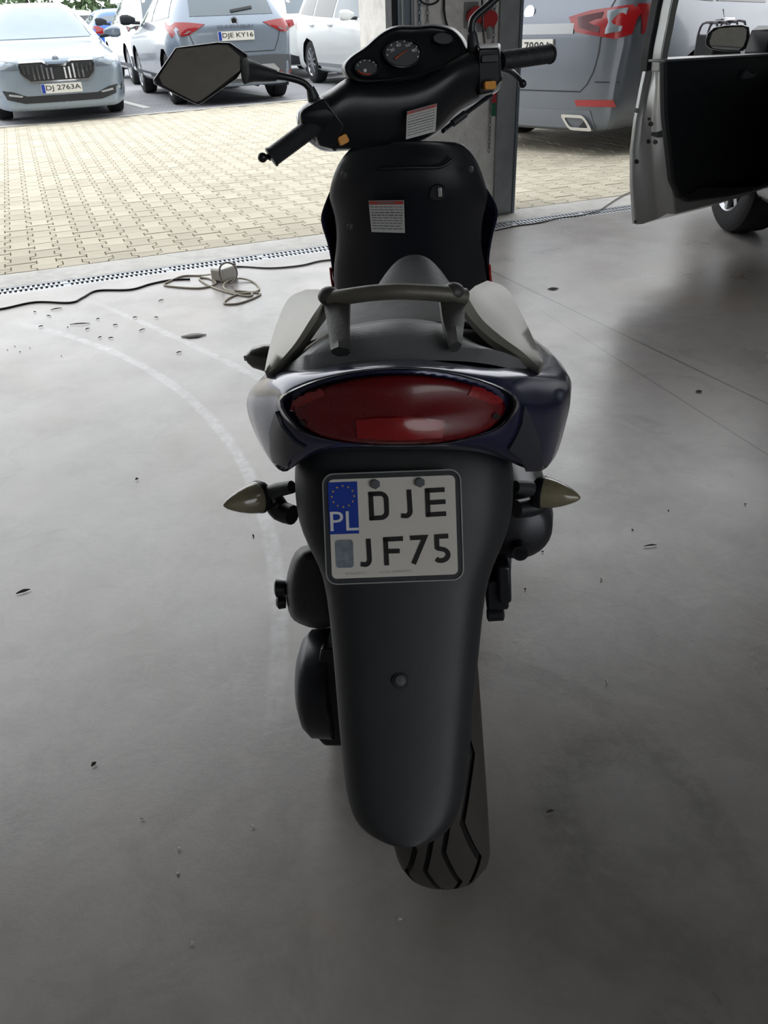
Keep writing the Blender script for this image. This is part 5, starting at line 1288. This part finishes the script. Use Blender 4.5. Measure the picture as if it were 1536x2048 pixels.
def link_chain(name, label, px0, py0, px1, py1, m, off=.02, link=.028):
    A, B = PV(px0, py0, off), PV(px1, py1, off); n = max(3, int((A-B).length/(link*.78)))
    t = thing(name, label, 'chain', A); 
    def one(k):
        P = [Vector((math.cos(a)*.0075, 0, math.sin(a)*link/2)) for a in [2*math.pi*i/12 for i in range(13)]]
        return tube_data(P, .0022, 6, False)
    V, Fc = one(0); me = bpy.data.meshes.new('chain_link'); me.from_pydata([tuple(v) for v in V], [], Fc); me.materials.append(m); me.polygons.foreach_set('use_smooth', [True]*len(me.polygons))
    for k in range(n):
        o = bpy.data.objects.new('chain_link', me); COL.objects.link(o); o.parent = t; o.location = (B - A)*(k/(n-1)); o.rotation_euler = (0, 0, YAW + (math.pi/2 if k % 2 else 0))
    return t
M_CHAIN = mat('chain_steel', '85898e', .4, .8); M_CHAINB = mat('chain_blue', '5d7396', .45, .5)
link_chain('hoist_chain', 'thin steel hoist chain hanging left of a second chain on the pier', 838, -260, 839, 200, M_CHAINB)
link_chain('hoist_chain', 'steel hoist chain hanging in the middle of the pier', 855, -260, 855, 200, M_CHAIN)
link_chain('hoist_chain', 'long hoist chain ending low on the pier beside the red and green tag', 1000, -260, 978, 300, M_CHAIN)
tube_o = tube('power_cable', [PV(888,-260,.02), PV(888,0,.02), PV(888,20,.03), PV(893,48,.03), PV(905,75,.03), PV(925,110,.03), PV(930,160,.02)], .0065, M_BLK2, None, 8, smooth_path=4); tag(tube_o, 'black power cable hanging in front of the pier behind the dash', 'cable')
o = tube('power_cable', [PV(838,-4,.03), PV(845,5,.04), PV(856,9,.04), PV(868,7,.04), PV(877,0,.03), PV(882,-20,.02)], .005, M_BLK2, None, 8, smooth_path=4); tag(o, 'short black cable loop between the chains at the top of the pier', 'cable')
o = tube('power_cable', [PV(964,-260,.03), PV(964,0,.10), PV(965,25,.16), PV(966,60,.16), PV(969,86,.10), PV(972,120,.04)], .005, M_BLK2, None, 8, smooth_path=4); tag(o, 'black cable running down between the two red sockets', 'cable')
tg = thing('hanging_tag', 'red and green strip hanging on the pier below the switch block', 'tag', PV(989,178,.018), (0,0,YAW))
def tagbox(name, px0, py0, px1, py1, m):
    a = PV(px0, py0, .018) - tg.location; b = PV(px1, py1, .018) - tg.location; R_ = Matrix.Rotation(-YAW, 3, 'Z'); a = R_ @ a; b = R_ @ b
    box(name, (a+b)/2, (abs(b.x-a.x), .004, abs(b.z-a.z)), m, tg)
tagbox('red_half', 984,150,992,206, mat('tag_red', 'b8323a', .5)); tagbox('green_half', 983,206,991,232, mat('tag_green', '1f6a4c', .5))
V, Fc = merge([prism_data([(-.012,-.012),(.012,.012),(.016,.008),(-.008,-.016)], lambda x, y, d: PV(920,13,.003) + E1*x + Vector((0,0,y)) - E2*d, 0, .002), prism_data([(-.012,.012),(.012,-.012),(.008,-.016),(-.016,.008)], lambda x, y, d: PV(920,13,.003) + E1*x + Vector((0,0,y)) - E2*d, 0, .002)])
# ================================================================ floor things
M_CORD = mat('cord_cream', 'b9b2a0', .5); M_ADP = mat('adapter_white', 'dddbd6', .4)
def fl(px, py, z=.004): return atz(px, py, z)
ad = thing('power_adapter', 'white power block lying among cream cord loops by the drain', 'adapter', fl(447, 560, 0), (0, 0, math.radians(-35)))
box('block', (0, .01, .033), (.085, .105, .062), M_ADP, ad, bevel=.010, bseg=3)
box('plug_top', (-.01, .075, .05), (.03, .04, .02), mat('plug_dark', '6a4a44', .5), ad, bevel=.004)
box('label_face', (.0, -.0435, .033), (.06, .002, .04), mat('adapter_label', 'a8a29a', .5), ad)
loops = [fl(428,548,.02), fl(400,551), fl(366,552), fl(340,562), fl(328,569), fl(345,573), fl(400,576), fl(432,567), fl(418,557), fl(398,557), fl(420,572), fl(450,583), fl(480,590), fl(500,592), fl(503,586), fl(475,587), fl(452,579,.01), fl(447,570,.012), fl(458,561,.012), fl(480,557,.012), fl(505,563), fl(518,575), fl(512,583), fl(480,587), fl(455,598), fl(449,607), fl(475,607), fl(505,597), fl(521,587), fl(500,584), fl(470,581)]
o = tube('cord', loops, .0042, M_CORD, None, 8, smooth_path=6); tag(o, 'cream extension cord coiled in loops on the concrete floor', 'cord')
ring = [fl(444,566,.03), fl(438,545,.10), fl(442,530,.13), fl(455,525,.14), fl(468,530,.13), fl(474,545,.09), fl(470,560,.04), fl(460,567,.012)]
o = tube('cord', [fl(444,566,.02)] + [aty(x, y, 3.80) for x, y in ((439,545),(442,531),(455,525),(468,531),(474,546),(470,560))] + [fl(462,566,.01)], .0042, mat('cord_grey', '8a8682', .5), None, 8, smooth_path=5); tag(o, 'grey cord standing up in an arch over the white block', 'cord')
o = tube('power_cable', [fl(-60,622), fl(0,618), fl(70,604), fl(140,605), fl(165,595), fl(195,581), fl(260,579), fl(300,568), fl(340,560), fl(380,558)], .0042, M_BLK2, None, 8, smooth_path=6); tag(o, 'black cable on the floor running left from the cream cord', 'cable')
o = tube('power_cable', [fl(442,538,.02), fl(475,533), fl(540,536), fl(600,531), fl(640,522), fl(680,518), fl(740,512), fl(820,500)], .0038, mat('cable_grey', '4a4844', .5), None, 8, smooth_path=6); tag(o, 'thin grey cable running from the white block behind the scooter', 'cable')
o = tube('power_cable', [fl(990,461), fl(1030,452), fl(1075,446), fl(1120,436), fl(1160,431), fl(1195,422,.006), fl(1215,410,.006), fl(1235,397,.006), fl(1262,384,.006), fl(1300,376,.006)], .0038, mat('cable_grey', '4a4844', .5), None, 8, smooth_path=6); tag(o, 'thin cable crossing the drain towards the open car door', 'cable')
# litter: dry leaf, seeds, straw bits
M_LIT = mat('dry_litter', '3b352e', .9, 0, .3, 60); M_LITP = mat('pale_crumb', 'b9b3aa', .9, 0, .2, 60)
def leaf(px, py, ln, w, a, label, m=M_LIT, group=None, name='leaf_scrap', cat='litter', h=.004):
    p = fl(px, py, 0); n = 7; V = []; top = []
    c_, s_ = math.cos(a), math.sin(a)
    for i in range(n):
        t = i/(n-1); ww = w*math.sin(math.pi*min(.97, max(.06, t)))*(.8 + .4*random.random()); x = (t-.5)*ln; z = h*(.5 + math.sin(t*3)*.6)
        for sg in (-1, 1): V.append(p + Vector((c_*x - s_*ww*sg/2, s_*x + c_*ww*sg/2, .0012 + z*(1 if sg > 0 else .4))))
    Fc = [(2*i, 2*i+1, 2*i+3, 2*i+2) for i in range(n-1)]
    o = obj(name, V, Fc, m, None, solid=.0012); tag(o, label, cat, group); return o
leaf(47, 1185, .030, .008, .5, 'dark torn leaf lying left on the floor beyond a blue stain')
leaf(188, 1531, .010, .006, 1.0, 'small brown seed on the floor left of the scooter wheel', name='seed')
leaf(1397, 785, .022, .012, .2, 'small dark leaf lying right on the floor near a joint line')
leaf(1106, 579, .05, .022, .1, 'flat grey leaf on the floor right of the grab rail')
leaf(388, 673, .10, .045, .1, 'flat grey scrap of paper on the floor left of the scooter', mat('grey_scrap', '8a8987', .9))
leaf(1213, 1366, .007, .005, 1.2, 'tiny pale crumb right of the scooter mudguard', M_LITP, name='crumb')
leaf(1203, 1160, .008, .005, 1.6, 'tiny pale thread curl on the floor at right', M_LITP, name='crumb')
leaf(1300, 1093, .030, .003, .1, 'thin dark twig on the floor at far right', name='twig')
leaf(1100, 1625, .012, .003, .2, 'thin dark twig low on the floor right of the wheel', name='twig')
leaf(274, 960, .008, .006, .3, 'round black seed alone on the pale floor at left', name='seed')
leaf(507, 1073, .012, .004, 1.8, 'brown curled seed just below the left turn signal', name='seed')
leaf(160, 649, .085, .006, .05, 'long dark straw on the floor below the black cable', name='straw')
leaf(113, 619, .05, .006, .45, 'dark straw touching the black cable at left', name='straw')
LABS = 'tiny dark straw bit scattered on the pale floor near the drain'
for (x, y, l) in ((98,633,.03),(82,654,.02),(70,625,.015),(175,659,.02),(196,639,.015),(231,651,.02),(313,636,.02),(270,636,.02),(284,661,.03),(222,677,.02),(200,676,.015),(136,656,.01),(358,706,.02),(322,602,.03)):
    leaf(x, y, l, .004, random.uniform(-.6, .9), LABS, group='straw bits near the drain', name='straw')
for (x, y) in ((285,1639),(358,1700),(383,1888),(356,1748),(505,1655),(60,697),(15,700),(30,693),(40,705),(123,713),(1050,1180),(1085,1105),(1265,1060),(1490,1010),(1337,1022),(800,1840)):
    leaf(x, y, .006, .004, random.uniform(0, 3), 'tiny pale crumb on the dim floor in the foreground' if y > 1600 else 'tiny dark crumb on the bright floor beside the scooter', M_LITP if y > 1600 else M_LIT, group='pale crumbs in the foreground' if y > 1600 else 'dark crumbs on the bright floor', name='crumb', h=.002)
# ================================================================ trees and a sign far behind
M_LEAF = mat('leaf_green', '5d7350', .8, 0, .35, 1.5, island=True); M_BARK = mat('bark', '4d443a', .9)
def tree(px, y, h, r, label, seed):
    rnd = random.Random(seed); g = aty(px, 40, y); base = Vector((g.x, y, 0))
    t = thing('tree', label, 'tree', base)
    tube('trunk', [Vector((0,0,0)), Vector((.1,0,h*.3)), Vector((0,.1,h*.6))], [.16,.13,.08], M_BARK, t, 8)
    V = []; Fc = []
    for k in range(1500):
        a = rnd.uniform(0, 6.283); zz = rnd.uniform(.08, 1.0); rr_ = r*math.sqrt(max(.05, 1 - (zz*1.25 - .5)**2))*math.sqrt(rnd.random()); p = Vector((rr_*math.cos(a), rr_*math.sin(a), .15 + zz*h)); s_ = rnd.uniform(.10, .22)
        u = Vector((rnd.gauss(0,1), rnd.gauss(0,1), rnd.gauss(0,1))).normalized(); w = u.cross(Vector((rnd.gauss(0,1), rnd.gauss(0,1), rnd.gauss(0,1)))).normalized()
        b = len(V); V += [p - u*s_, p + w*s_*.5, p + u*s_, p - w*s_*.5]; Fc.append((b, b+1, b+2, b+3))
    o = obj('foliage', V, Fc, M_LEAF, t, smooth=False); o['kind'] = 'stuff'
for k, (px, y, h, r, lab) in enumerate(((-90,45,4.2,1.5,'dense green tree at the far left behind the saloon'),(58,45,4.6,1.55,'green tree behind the white car with roof rails'),(190,45,4.2,1.55,'green tree behind the white estate car'),(325,45,4.8,1.55,'green tree hidden behind the white crossover'),(470,47,5.0,1.6,'green tree beyond the grey-blue crossover'),(620,47,5.0,1.6,'green tree beyond the white people carrier'))): tree(px, y, h, r, lab, k)
sg = thing('sign_post', 'pale sign on a thin post above the blue hatchback', 'sign', Vector((aty(241, 40, 36).x, 36, 0)))
tube('post', [Vector((0,0,0)), Vector((0,0,2.2))], .035, mat('sign_post', 'b8bcbe', .5, .4), sg, 8); box('board', (0,-.04,1.95), (.5,.02,.5), mat('sign_board', 'dfe3e4', .5), sg, bevel=.01)
